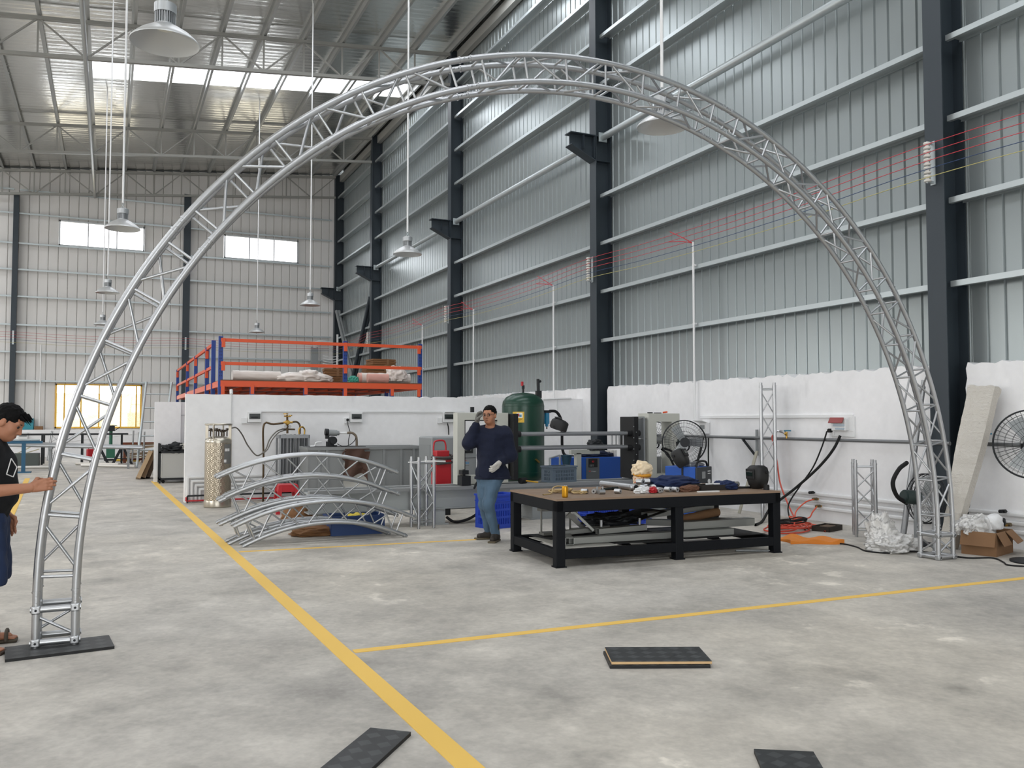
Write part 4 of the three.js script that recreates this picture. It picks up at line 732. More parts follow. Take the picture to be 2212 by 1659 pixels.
function crate(label, pos, ry, w, h, d, mat, group) { // perforated plastic crate
  const t = thing('plastic_crate', label, 'crate', pos, ry, group), th = 0.012;
  const side = (W, name) => { const s = new THREE.Shape([[-W / 2, 0], [W / 2, 0], [W / 2, h], [-W / 2, h]].map((q) => new THREE.Vector2(...q))); const nx = Math.floor((W - 0.08) / 0.032), x0 = -(nx - 1) * 0.016; for (const [a, b] of [[0.12, 0.3], [0.36, 0.52], [0.58, 0.72]]) for (let k = 0; k < nx; k++) { const x = x0 + k * 0.032; s.holes.push(new THREE.Path([[x - 0.009, h * a], [x - 0.009, h * b], [x + 0.009, h * b], [x + 0.009, h * a]].map((q) => new THREE.Vector2(...q)))); } return new THREE.ExtrudeGeometry(s, { depth: th, bevelEnabled: false }); };
  mesh('side', put(side(w), 0, 0, d / 2 - th), mat, t); mesh('side', put(side(w), 0, 0, -d / 2), mat, t);
  mesh('end', put(side(d - 0.03), w / 2, 0, 0, 0, -PI / 2), mat, t); mesh('end', put(side(d - 0.03), -w / 2 + th, 0, 0, 0, -PI / 2), mat, t);
  mesh('bottom', box(w - 0.02, 0.012, d - 0.02, 0, 0.006, 0), mat, t);
  mesh('rim', [box(w + 0.03, 0.025, 0.025, 0, h - 0.012, d / 2), box(w + 0.03, 0.025, 0.025, 0, h - 0.012, -d / 2), box(0.025, 0.025, d, w / 2, h - 0.012, 0), box(0.025, 0.025, d, -w / 2, h - 0.012, 0), ...[-1, 1].map((k) => box(w + 0.01, 0.012, 0.02, 0, h * 0.8, k * d / 2))], mat, t);
  return t;
}
const crateBlue = std(0x2748b8, 0.45), crateGrey = std(0x5e6c78, 0.55);
crate('blue plastic crate standing behind the worker', [4.97, 0, -11.1], 0.25, 0.5, 0.47, 0.36, crateBlue, 'plastic crates');
crate('blue plastic crate on the floor behind the middle of the welding table', [6.4, 0.0, -10.75], 0.04, 0.46, 0.3, 0.34, crateBlue, 'plastic crates');
crate('blue plastic crate on the floor behind the table, right of the other low one', [6.98, 0.0, -10.7], 0.04, 0.4, 0.3, 0.34, crateBlue, 'plastic crates');
crate('worn grey plastic crate standing on the machine bed', [6.36, 0.545, -11.85], 0.14, 0.46, 0.25, 0.3, crateGrey, 'plastic crates');
{ // blue welding power source, its dark front turned half towards the hall
  const bl = std(0x1352ad, 0.4), t = thing('welding_machine', 'blue welding power source with a black front panel, behind the table', 'welding machine', [7.82, 0, -10.5], -1.12);
  mesh('case', rbox(0.5, 0.72, 0.44, 0.012, -0.02, 0.46, 0), bl, t); mesh('front_panel', rbox(0.04, 0.71, 0.46, 0.01, 0.25, 0.46, 0), std(0x2b3034, 0.5), t);
  mesh('dial', rod(V(0.268, 0.6, -0.12), V(0.284, 0.6, -0.12), 0.034, 18), M.whitePlastic, t); mesh('meter', box(0.01, 0.1, 0.1, 0.274, 0.7, 0.05), M.greyPaint, t);
  mesh('nameplate', [box(0.006, 0.025, 0.07, 0.273, 0.57, 0.14), box(0.006, 0.012, 0.08, 0.273, 0.75, -0.13), box(0.006, 0.012, 0.08, 0.273, 0.715, -0.13)], M.whitePlastic, t);
  mesh('knob', [rod(V(0.27, 0.42, 0.1), V(0.3, 0.42, 0.1), 0.035, 16), rod(V(0.27, 0.42, -0.1), V(0.3, 0.42, -0.1), 0.035, 16)], M.black, t);
  mesh('handle', tube([[0.22, 0.81, -0.18], [0.22, 0.88, -0.14], [0.22, 0.88, 0.14], [0.22, 0.81, 0.18]], 0.016, 8), M.black, t); mesh('strap', box(0.03, 0.7, 0.006, 0.02, 0.46, 0.222), M.dark, t);
  for (const x of [-0.2, 0.2]) for (const z of [-0.17, 0.17]) mesh('wheel', rod(V(x, 0.06, z - 0.02), V(x, 0.06, z + 0.02), 0.06, 16), M.rubber, t);
  mesh('tray', box(0.56, 0.02, 0.46, 0, 0.1, 0), M.dark, t);
}
weldMask('black welding mask resting on the blue welding power source, in front of the fan', [7.62, 0.95, -10.42], 0.5, -0.5);
solo('glove_pair', crumple(0.3, 0.06, 0.12, 41, 0.3, 3.4), M.aluDull, 'grey gloves lying on top of the blue welding power source', 'gloves', [7.82, 0.82, -10.4]);
const bladeM = std(0xa9adae, 0.4, 0.4);
function fan(label, pos, ry, tilt, r, stand) {
  const t = thing('industrial_fan', label, 'fan', pos, ry, 'industrial fans');
  const hd = sub('fan_head', t); hd.rotation.x = tilt; const wire = M.dark;
  const ring = (q, z, s = 0.006) => put(new THREE.TorusGeometry(q, s, 6, 44), 0, 0, z);
  mesh('rim', [ring(r, 0.0, 0.007), ring(r * 0.99, 0.05), ring(r * 0.99, -0.05)], wire, hd);
  const g = []; for (let k = 0; k < 44; k++) { const a = k / 44 * 2 * PI, c = Math.cos(a), s = Math.sin(a); for (const f of [1, -1]) g.push(tube([[0.07 * c, 0.07 * s, f * 0.12], [0.5 * r * c, 0.5 * r * s, f * 0.11], [0.9 * r * c, 0.9 * r * s, f * 0.075], [r * c, r * s, f * 0.02]], 0.0014, 4, 5)); }
  for (const q of [0.3, 0.5, 0.7, 0.88]) for (const f of [1, -1]) g.push(ring(r * q, f * (0.125 - 0.06 * q * q), 0.0016));
  const grille = mesh('grille', g, wire, hd); grille.userData.kind = 'stuff';
  mesh('hub_plate', rod(V(0, 0, 0.12), V(0, 0, 0.13), 0.075, 20), M.dark, hd);
  mesh('motor', [rod(V(0, 0, -0.3), V(0, 0, -0.12), 0.085, 20), rod(V(0, 0, -0.32), V(0, 0, -0.3), 0.07, 20)], std(0x2c3a38, 0.5), hd);
  for (let k = 0; k < 3; k++) { const b = new THREE.BoxGeometry(r * 0.75, 0.2, 0.006, 8, 4, 1), p = b.attributes.position; for (let i = 0; i < p.count; i++) { const x = p.getX(i) + r * 0.45, y = p.getY(i), a = 0.6 - 0.3 * x; p.setXYZ(i, x, y * Math.cos(a) * (0.6 + x), p.getZ(i) + y * Math.sin(a)); } b.rotateZ(k * 2 * PI / 3); b.computeVertexNormals(); mesh('blade', b, bladeM, hd); }
  if (stand) { mesh('pole', rod(V(0, -pos[1] + 0.03, -0.2), V(0, -0.02, -0.2), 0.022, 10), M.greyPaint, t); mesh('base', lathe([[0, 0], [0.24, 0], [0.24, 0.02], [0.05, 0.05], [0.03, 0.08], [0, 0.08]], 28, 0, -pos[1], -0.2), M.dark, t); mesh('yoke', [tube([[-0.1, 0, -0.2], [-0.08, -0.12, -0.2], [0, -0.14, -0.2], [0.08, -0.12, -0.2], [0.1, 0, -0.2]], 0.012, 8)], M.dark, t); }
  return t;
}
fan('large industrial fan facing the hall, behind the blue welding power source', [8.12, 1.16, -11.0], -0.55, 0, 0.34, true);
fan('industrial fan half hidden behind the right machine frame', [8.75, 1.14, -12.75], -0.6, 0, 0.34, true);
fan('large industrial fan cut off by the right edge of the photo', [8.72, 1.25, -5.82], -1.0, 0, 0.36, true);
// ================================================================ welding table and everything on and under it
const TP = [5.57, 0, -8.31], TR = -0.06;
const tw = (u, v) => [TP[0] + u * Math.cos(TR) + v * Math.sin(TR), TP[2] - u * Math.sin(TR) + v * Math.cos(TR)]; // table frame to floor plan
const toUV = (x, z) => [(x - TP[0]) * Math.cos(TR) - (z - TP[2]) * Math.sin(TR), (x - TP[0]) * Math.sin(TR) + (z - TP[2]) * Math.cos(TR)];
{
  const tm = new THREE.MeshPhysicalMaterial({ color: 0x0b0e13, roughness: 0.6, specularIntensity: 0.4 });
  const t = thing('welding_table', 'heavy black steel welding table with a brown top and a lower shelf', 'table', TP, TR);
  mesh('table_top', box(2.8, 0.022, 1.29, 0, 0.688, 0), std(0x8a7460, 0.7, 0.05, { map: null, bumpMap: bumpSoft, bumpScale: 0.003, roughnessMap: smudge }), t);
  for (const z of [-0.605, 0.605]) mesh('apron_rail', rbox(2.8, 0.12, 0.08, 0.008, 0, 0.622, z), tm, t);
  for (const x of [-1.36, 1.36]) mesh('apron_rail', rbox(0.08, 0.12, 1.29, 0.008, x, 0.6225, 0), tm, t);
  for (const x of [-1.35, 0.06, 1.35]) for (const z of [-0.59, 0.59]) { mesh('leg', rbox(0.1, 0.66, 0.1, 0.008, x, 0.335, z), tm, t); mesh('foot_plate', box(0.12, 0.012, 0.12, x, 0.006, z), tm, t); }
  for (const z of [-0.6, 0.6]) mesh('lower_rail', rbox(2.66, 0.095, 0.07, 0.006, 0, 0.13, z), tm, t);
  for (const x of [-1.36, 0.06, 1.36]) mesh('lower_rail', rbox(0.07, 0.095, 1.2, 0.006, x, 0.131, 0), tm, t);
}
const onT = (u, v, y = 0.7) => { const [x, z] = tw(u, v); return [x, y, z]; };
{ // stock on the lower shelf
  const al = std(0x9a9c98, 0.45, 0.5);
  const sheet = (label, w, d, u, v, ry, mat, y = 0.185) => solo('metal_sheet', box(w, 0.006, d), mat, label, 'sheet', onT(u, v, y), TR + ry);
  sheet('pale sheet of board on the left end of the table shelf', 0.62, 0.9, -0.98, 0.12, 0.02, std(0xb5b4ac, 0.6));
  sheet('black steel sheet lying on the left rear of the table shelf', 0.6, 0.42, -0.92, -0.28, 0.2, M.black, 0.195);
  sheet('black steel sheet lying in the middle of the table shelf', 0.9, 0.8, -0.28, 0.1, -0.1, M.black);
  sheet('black steel sheet on the right end of the table shelf', 1.1, 0.9, 0.8, -0.02, 0.03, M.black);
  const prof = (label, L, w, h, u, v, y, ry, rz = 0, mat = al) => { const g = [box(L, 0.004, w, 0, h / 2 - 0.002, 0), box(L, 0.004, w, 0, -h / 2 + 0.002, 0), box(L, h, 0.004, 0, 0, w / 2 - 0.002), box(L, h, 0.004, 0, 0, -w / 2 + 0.002)]; const m = solo('metal_profile', g, mat, label, 'profile', onT(u, v, y), TR + ry, 'metal profiles on the table shelf'); m.rotation.order = 'YXZ'; m.rotation.z = rz; return m; };
  prof('longest grey hollow profile lying along the front of the table shelf', 2.1, 0.1, 0.07, -0.1, 0.34, 0.228, 0.01);
  prof('grey hollow profile lying crosswise at the left end of the table shelf', 0.95, 0.09, 0.075, -1.02, 0.02, 0.236, 1.25);
  prof('short grey profile with two small pins on top, left of the middle leg', 0.62, 0.08, 0.065, -0.42, 0.22, 0.3, 0.06, 0.02);
  prof('grey profile lying tilted behind the left table leg', 0.7, 0.07, 0.05, -0.85, 0.1, 0.29, 0.1, 0.04);
  prof('grey profile propped up at the upper right of the shelf', 1.0, 0.12, 0.06, 0.55, -0.15, 0.43, 0.12, 0.06);
  prof('grey hollow profile with its open end facing forward, right of the middle leg', 1.0, 0.12, 0.085, 0.83, 0.22, 0.31, 0.04, 0.0);
  prof('short grey profile lying crosswise under the propped one', 0.6, 0.09, 0.07, 0.4, -0.05, 0.305, -0.7);
  prof('dark profile crossing at the right rear of the shelf', 0.6, 0.07, 0.06, 1.02, -0.25, 0.29, -0.6, 0, std(0x4a463f, 0.6, 0.3));
  prof('pale leaning profile at the left of the shelf', 0.36, 0.05, 0.03, -0.86, 0.12, 0.42, -0.5, -0.75);
  for (const [u, s] of [[-0.66, 'left'], [-0.18, 'right']]) solo('pin', rod(V(0, 0, 0), V(0, 0.075, 0), 0.016, 10), M.aluDull, s + ' of two small bright pins standing on the short grey profile', 'pin', onT(u, 0.2, 0.335));
  const tr = solo('cardboard_tube', rod(V(-0.3, 0, 0), V(0.3, 0.07, -0.05), 0.05, 18), M.card, 'brown cardboard tube under the propped profile on the table shelf', 'tube', onT(0.75, -0.02, 0.335), TR);
  const sh = solo('steel_plate', box(0.8, 0.008, 0.5), M.black, 'bent black steel plate leaning up in the middle of the shelf', 'plate', onT(-0.12, -0.2, 0.36), TR + 0.1); sh.rotation.z = 0.22;
  for (const [k, w] of [[0, 'left'], [1, 'right']]) solo('pipe_offcut', [(() => { const g = new THREE.CylinderGeometry(0.03, 0.03, 0.3, 18, 1, true); g.rotateX(PI / 2); const q = new THREE.CylinderGeometry(0.026, 0.026, 0.3, 18, 1, true); q.rotateX(PI / 2); return merge(g, q, new THREE.RingGeometry(0.026, 0.03, 18).translate(0, 0, 0.15)); })()], new THREE.MeshStandardMaterial({ color: 0x8c8c88, roughness: 0.4, metalness: 0.7, side: THREE.DoubleSide }), w + ' of two short pipe offcuts on the propped grey profile', 'pipe', onT(0.36 + 0.075 * k, -0.16, 0.493), TR + 0.2);
  // machine parts at the left of the shelf
  const t = thing('clamp_assembly', 'greasy grey clamp assembly on the left of the table shelf', 'clamp', onT(-0.85, -0.32, 0.19), TR);
  const gm = std(0x7b7b76, 0.5, 0.4);
  pieces('clamp_rod', [[-0.3, 0], [-0.16, 0.02], [0.06, 0]].map(([x, z]) => rod(V(x, 0.03, z), V(x, 0.3, z), 0.012, 8)), gm, t);
  mesh('clamp_plate', [box(0.1, 0.16, 0.05, -0.12, 0.12, 0.06), box(0.55, 0.03, 0.12, -0.05, 0.3, 0), box(0.5, 0.03, 0.14, -0.05, 0.03, 0)], gm, t); mesh('lever', [bar(V(0.0, 0.25, 0.08), V(0.22, 0.05, 0.1), 0.04, 0.05), bar(V(-0.14, 0.14, 0.08), V(-0.04, 0.29, 0.06), 0.012, 0.012), box(0.22, 0.05, 0.14, 0.2, 0.045, 0)], std(0x9b9b95, 0.45, 0.4), t);
  solo('steel_scrap', crumple(0.5, 0.1, 0.3, 51, 0.4, 3, 0, 4), M.dark, 'dark heap of steel scrap in the middle of the table shelf', 'scrap', onT(-0.38, -0.12, 0.32), TR, undefined);
}
{ // on the table top
  const ropeM = std(0xb39b6f, 0.85);
  const coil = (n, r, seed) => { const g = rng(seed), pts = []; for (let i = 0; i <= n * 16; i++) { const a = i / 16 * 2 * PI, q = r * (0.7 + 0.3 * Math.sin(i * 0.37 + seed)); pts.push([q * 1.25 * Math.cos(a) + 0.02 * Math.sin(i * 0.2), 0.008 + 0.008 * ((i / 16) | 0) + 0.01 * g(), q * 0.8 * Math.sin(a) + 0.02 * Math.cos(i * 0.13)]); } return pts; };
  const p1 = coil(3.4, 0.15, 2); p1.push([0.12, 0.05, 0.02], [0.05, 0.07, -0.02], [-0.06, 0.06, 0.0], [-0.2, 0.01, 0.1], [-0.34, 0.007, 0.12]);
  solo('rope', tube(p1, 0.008, 6, 220), ropeM, 'larger coil of tan rope on the left of the table top', 'rope', [4.5, 0.699, -8.42], 0.3);
  solo('rope', tube(coil(2.6, 0.12, 9), 0.008, 6, 160), ropeM, 'smaller heap of tan rope just right of the gold can', 'rope', [4.66, 0.699, -8.18], 0.9);
  const can = thing('drink_can', 'gold drink can standing at the near left corner of the table', 'can', [4.3, 0.7, -7.88]);
  mesh('can_body', lathe([[0, 0.003], [0.024, 0.003], [0.027, 0], [0.033, 0.012], [0.033, 0.1], [0.027, 0.115], [0.026, 0.12]], 28), std(0xc58e1e, 0.3, 0.7), can); mesh('can_lid', [lathe([[0.026, 0.12], [0.0245, 0.114], [0, 0.114]], 28), box(0.012, 0.003, 0.02, 0.005, 0.117, 0)], M.chrome, can);
  const node = (label, u, v, ry = 0, s = 1, y = 0.7) => { const t = thing('truss_connector', label, 'connector', onT(u, v, y), ry, 'bright truss connectors on the table'); mesh('sleeve', [rod(V(0, 0.026 * s, -0.035 * s), V(0, 0.026 * s, 0.035 * s), 0.026 * s, 18), rod(V(0, 0.026 * s, 0.035 * s), V(0, 0.026 * s, 0.037 * s), 0.015 * s, 12)], M.alu, t); mesh('end_face', rod(V(0, 0.026 * s, 0.0355 * s), V(0, 0.026 * s, 0.038 * s), 0.009 * s, 10), M.dark, t); return t; };
  const T2 = (x, z) => toUV(x, z);
  node('single bright connector lying alone near the middle of the table front', ...T2(5.05, -8.05), 0.5);
  const trio = [[4.72, -8.2, 'leftmost connector of the three left of the lone one', 0.6], [4.82, -8.16, 'middle connector of the three left of the lone one', -0.8], [4.84, -8.04, 'nearest connector of the three left of the lone one', 1.5]];
  for (const [x, z, l, r] of trio) node(l, ...T2(x, z), r);
  for (const [k, w] of [[0, 'left'], [1, 'right']]) solo('bolt_pin', [rod(V(0, 0, 0), V(0, 0.07, 0), 0.01, 10), rod(V(0, 0, 0), V(0, 0.015, 0), 0.018, 10)], M.aluDull, w + ' of two small pins standing behind the three connectors', 'pin', onT(...T2(4.88 + 0.07 * k, -8.2)));
  const row = [[5.42, -8.03, 'first'], [5.49, -7.93, 'second'], [5.55, -7.98, 'third'], [5.68, -8.0, 'fourth'], [5.74, -7.95, 'fifth']];
  for (const [x, z, o] of row) node(o + ' from the left in the row of five bright connectors at the table front', ...T2(x, z), 0.1 + 0.2 * (x % 0.3), 1.1);
  const heap = [[5.42, -8.3, 'lowest left', 1.2], [5.52, -8.25, 'dark-mouthed', 0.2], [5.6, -8.36, 'middle', 0.7], [5.68, -8.3, 'right', -0.4], [5.56, -8.5, 'rear', 2.0], [5.72, -8.46, 'rear right', 1.4]];
  heap.forEach(([x, z, o, r], i) => node(o + ' connector in the heap beside the long bright tube', ...T2(x, z), r, 1.25));
  [[5.55, -8.36, 'left', 0.3], [5.66, -8.4, 'right', 1.0]].forEach(([x, z, o, r]) => node(o + ' connector lying on top of the heap beside the long tube', ...T2(x, z), r, 1.2, 0.762));
  const lt = thing('alu_tube', 'thick bright tube lying from the middle of the table to the connector heap', 'tube', [5.4, 0.738, -8.55]);
  mesh('tube_body', rod(V(0.0, 0, -0.42), V(0.02, 0, 0.3), 0.036, 20), M.alu, lt); mesh('tube_mouth', rod(V(0.02, 0, 0.3), V(0.02, 0, 0.302), 0.03, 18), M.dark, lt);
  mesh('stub', [-0.36, -0.26, -0.16, -0.08].map((z) => rod(V(0.04, 0.01, z), V(0.08, 0.01, z + 0.02), 0.018, 10)), M.alu, lt);
  solo('hand_tool', [rod(V(-0.13, 0.015, 0), V(0.13, 0.015, 0), 0.014, 10), rod(V(0.05, 0.015, 0), V(0.14, 0.015, 0), 0.018, 10)], std(0x161c18, 0.6), 'dark green-black hand tool lying left of the long bright tube', 'tool', [5.22, 0.7, -8.5], 0.3);
  const ml = thing('mallet', 'black rubber mallet with a yellow handle lying on the machine bed', 'mallet', [5.68, 0.545, -11.72], 0.4); mesh('head', rod(V(-0.07, 0.045, 0), V(0.05, 0.045, 0), 0.045, 18), M.rubber, ml); mesh('handle', rod(V(0.0, 0.045, 0.03), V(0.2, 0.014, 0.12), 0.012, 8), std(0xc79a2c, 0.5), ml);
  const gl = thing('work_gloves', 'white and red work gloves beside the connector row on the table', 'gloves', onT(...T2(5.36, -8.0)), 0.4);
  mesh('white_glove', crumple(0.24, 0.06, 0.13, 61, 0.25, 3, 0, 4), M.whitePlastic, gl); mesh('red_palm', put(crumple(0.17, 0.055, 0.09, 66, 0.25, 3, 0, 4), 0.08, 0.004, 0.06, 0, 0.5, 0), M.red, gl);
  const bag = thing('plastic_bag', 'cream plastic bag with red print and a yellow band on the table', 'bag', [5.88, 0.7, -8.82]);
  const cream = std(0xe3cfae, 0.5);
  mesh('bag_body', crumple(0.19, 0.2, 0.17, 71, 0.14, 2.6), new THREE.MeshStandardMaterial({ roughness: 0.5, map: tex(128, (i, x, y) => (Math.sin(x * 0.31) + Math.sin(y * 0.23 + x * 0.11) > 1.25 ? [178, 64, 40] : [222, 200, 170]), true, 5, 5) }), bag);
  mesh('bag_top', put(crumple(0.22, 0.15, 0.19, 74, 0.17, 2.2), 0, 0.14, 0), cream, bag); mesh('yellow_band', put(new THREE.TorusGeometry(0.098, 0.02, 8, 28), 0, 0.145, 0, PI / 2 + 0.15), std(0xd9982c, 0.5), bag);
  solo('cut_disc', rod(V(0, 0.09, 0), V(0, 0.09, 0.006), 0.09, 32), std(0x6d4030, 0.7), 'brown cutting disc standing behind the cream bag', 'disc', [5.93, 0.72, -8.94], 0.3);
  solo('leather_glove', crumple(0.3, 0.06, 0.1, 81, 0.25, 3, 0, 4), std(0x6b4a38, 0.85), 'brown leather glove between the connector row and the black tray', 'glove', [5.95, 0.7, -7.97], 0.3);
  solo('navy_overalls', crumple(0.62, 0.13, 0.36, 85, 0.22, 2.6), std(0x17264a, 0.95), 'crumpled navy work jacket on the table behind the black tray', 'jacket', [6.05, 0.7, -8.42], 0.2);
  const tray = thing('tool_tray', 'flat black tool tray with navy cloth hanging over its end', 'tray', [6.35, 0.7, -8.05], -0.02);
  mesh('tray_box', [box(0.5, 0.008, 0.22, 0, 0.004, 0), box(0.5, 0.06, 0.01, 0, 0.03, 0.11), box(0.5, 0.06, 0.01, 0, 0.03, -0.11), box(0.01, 0.06, 0.22, -0.25, 0.03, 0), box(0.01, 0.06, 0.22, 0.25, 0.03, 0)], std(0x241f1b, 0.7), tray);
  mesh('cloth', put(crumple(0.2, 0.09, 0.26, 88, 0.2, 3, 0, 4), 0.17, 0, 0.0), std(0x17264a, 0.95), tray); mesh('white_parts', [box(0.12, 0.014, 0.025, -0.05, 0.066, 0, 0, 0.2, 0), box(0.07, 0.014, 0.02, 0.03, 0.066, 0.02, 0, -0.3, 0)], M.white, tray);
  solo('steel_rod', rod(V(-0.16, 0.012, 0), V(0.16, 0.012, 0), 0.011, 12), M.chrome, 'thin bright rod lying right of the black tool tray', 'rod', [6.72, 0.699, -8.06], -0.2);
  solo('white_strip', box(0.28, 0.012, 0.03, 0, 0.006, 0), M.white, 'white strip lying at the front edge of the table below the tray', 'strip', [6.08, 0.699, -7.8], -0.06);
  solo('pipe_piece', rod(V(-0.1, 0.03, 0), V(0.1, 0.03, 0), 0.03, 20), std(0x8b8a84, 0.5, 0.3), 'short grey pipe piece on the right rear of the table', 'pipe', [6.83, 0.699, -8.3], 0.15);
  solo('black_bar', rbox(0.26, 0.024, 0.03, 0.006, 0, 0.012, 0), M.black, 'black bar lying beside the welding mask on the table', 'bar', [6.78, 0.699, -8.02], -0.1);
  solo('tube_plug', [cyl(0.034, 0.034, 0.05, 20, 0, 0.025, 0), cyl(0.03, 0.03, 0.01, 20, 0, 0.054, 0)], M.black, 'small black cap at the right end of the table top', 'cap', [6.88, 0.699, -7.76]);
  weldMask('black welding mask standing on the right end of the table', [6.9, 0.845, -7.94], -1.5, 0.05);
}
solo('steel_rod', rod(V(0, 0.015, 0), V(0.42, 0.015, 0.22), 0.012, 8), M.greyPaint, 'thin steel rod on the floor beside the right front leg of the table', 'rod', [6.5, 0, -7.85]);
const filmBump = tex(512, (i, x, y) => grey(cl(255 * Math.pow(1 - Math.abs(2 * N2[((y * 2) % 512) * 512 + x] - 1), 3) * 0.6 + 90 * Math.pow(1 - Math.abs(2 * N3[i] - 1), 2))), false, 1.4, 1.4);
const filmM = new THREE.MeshPhysicalMaterial({ color: 0xf6f5f2, roughness: 0.28, transmission: 0.25, thickness: 0, bumpMap: filmBump, bumpScale: 0.008, side: THREE.DoubleSide });
// ================================================================ along the right wall
const WX = 9.6;
solo('air_pipe', [rod(V(9.52, 1.215, -15.6), V(9.52, 1.215, -7.66), 0.024, 12), rod(V(9.52, 1.215, -7.3), V(9.52, 1.215, -3), 0.024, 12), rod(V(9.38, 1.215, -7.66), V(9.38, 1.215, -7.3), 0.024, 12)], std(0x77797a, 0.45, 0.5), 'long grey compressed air pipe along the right wall at chest height', 'pipe');
{ const t = thing('pipe_bracket', 'dark triangular bracket holding the grey air pipe on the right wall', 'bracket', [9.55, 1.2, -11.0]); mesh('arm', [bar(V(-0.03, 0, -0.3), V(-0.03, 0, 0.0), 0.04, 0.04), bar(V(-0.03, -0.02, -0.28), V(-0.03, -0.26, 0.0), 0.03, 0.03)], M.dark, t); mesh('upright', box(0.03, 0.42, 0.04, 0, -0.06, 0.02), M.greyPaint, t); }
{
  const t = thing('cable_trunking', 'white cable trunking on the right wall between the two switch boxes', 'trunking', [9.585, 0, -10.75]);
  mesh('channel', rbox(0.03, 0.05, 3.5, 0.006, 0, 1.56, 0), M.whitePlastic, t); mesh('drop', rbox(0.028, 0.2, 0.05, 0.006, 0, 1.44, 1.72), M.whitePlastic, t);
}
function valve(label, z, hoseCol) {
  const t = thing('air_valve', label, 'valve', [9.5, 1.22, z], 0, 'air outlets on the right wall');
  mesh('body', [rod(V(0, 0, 0.1), V(0, 0.1, 0.1), 0.016, 10), rod(V(0, 0.05, 0.1), V(-0.03, 0.08, 0.1), 0.02, 10)], M.brass, t);
  mesh('lever', box(0.025, 0.018, 0.13, 0, 0.12, 0.12), std(0x2a7a96, 0.4), t);
  if (hoseCol) mesh('coupling', [rod(V(0, 0.09, 0.08), V(-0.02, 0.11, -0.02), 0.022, 12), rod(V(-0.02, 0.11, -0.02), V(-0.04, 0.1, -0.1), 0.014, 10)], M.chrome, t);
  return t;
}
valve('brass air valve with blue lever and a red hose on the right wall', -10.35, true);
valve('brass air valve with blue lever beside the wrapped panel', -7.02, false);
solo('air_hose', tube([[9.46, 1.32, -10.45], [9.42, 1.25, -10.48], [9.4, 1.1, -10.42], [9.42, 0.85, -10.38], [9.4, 0.55, -10.3], [9.3, 0.28, -10.05], [9.05, 0.06, -9.6], [8.8, 0.012, -9.2], [8.6, 0.012, -8.95]], 0.012, 8, 80), std(0xd05a4a, 0.5), 'red air hose hanging from the brass valve down to the floor', 'hose');
{
  const t = thing('power_box', 'opened white socket box with a red cover label on the right wall', 'switch box', [9.6, 1.41, -9.2], -PI / 2);
  mesh('back_plate', rbox(0.44, 0.3, 0.03, 0.008, 0, 0, 0.01), M.whitePlastic, t); mesh('housing', rbox(0.26, 0.18, 0.08, 0.01, -0.02, 0.03, 0.05), M.whitePlastic, t);
  mesh('cover', rbox(0.26, 0.09, 0.012, 0.004, -0.03, 0.09, 0.12, -0.5), std(0x8a3b38, 0.5), t); mesh('breaker_row', [box(0.2, 0.03, 0.03, 0, 0.02, 0.09), box(0.16, 0.025, 0.03, 0.02, -0.03, 0.09)], std(0xa9b8c4, 0.4), t);
  mesh('socket', box(0.09, 0.09, 0.02, -0.19, -0.08, 0.03), M.whitePlastic, t); mesh('plug', [rod(V(-0.2, -0.06, 0.03), V(-0.2, -0.06, 0.09), 0.03, 14)], M.rubber, t);
}
solo('power_cable', tube([[9.5, 1.28, -9.17], [9.46, 1.1, -9.25], [9.4, 0.85, -9.45], [9.25, 0.5, -9.8], [9.0, 0.2, -10.05], [8.7, 0.03, -9.9], [8.3, 0.02, -9.6]], 0.02, 8, 70), M.rubber, 'thick black cable sagging from the socket box to the floor', 'cable');
solo('power_cable', tube([[9.5, 1.34, -9.42], [9.47, 1.1, -9.5], [9.44, 0.8, -9.65], [9.36, 0.5, -9.85], [9.2, 0.25, -9.9], [8.95, 0.05, -9.6], [8.7, 0.012, -9.25]], 0.011, 8, 70), M.rubber, 'thin black cable hanging left of the thick one below the socket box', 'cable');
{
  const t = thing('switch_box', 'white switch box with a raised cover behind the large fan', 'switch box', [9.6, 1.36, -12.35], -PI / 2);
  mesh('housing', rbox(0.2, 0.2, 0.09, 0.012, 0, 0, 0.045), M.whitePlastic, t); mesh('window', rbox(0.13, 0.07, 0.02, 0.004, 0, 0.02, 0.085), M.greyPaint, t); mesh('cover', rbox(0.26, 0.012, 0.13, 0.004, -0.02, 0.12, 0.13, -0.3), M.whitePlastic, t); mesh('ledge', rbox(0.32, 0.012, 0.06, 0.004, 0.03, -0.16, 0.03), M.whitePlastic, t);
}
solo('power_cable', tube([[9.52, 1.22, -12.35], [9.45, 1.05, -12.3], [9.2, 0.75, -12.1], [9.0, 0.5, -11.9], [8.9, 0.1, -11.7]], 0.022, 8, 40), M.rubber, 'black cable running from the wall box down behind the fan', 'cable');
solo('power_cable', tube([[9.53, 1.22, -12.2], [9.52, 0.9, -12.2], [9.51, 0.5, -12.18], [9.45, 0.1, -12.1]], 0.012, 6, 24), M.rubber, 'thin straight cable hanging below the wall box behind the fan', 'cable');
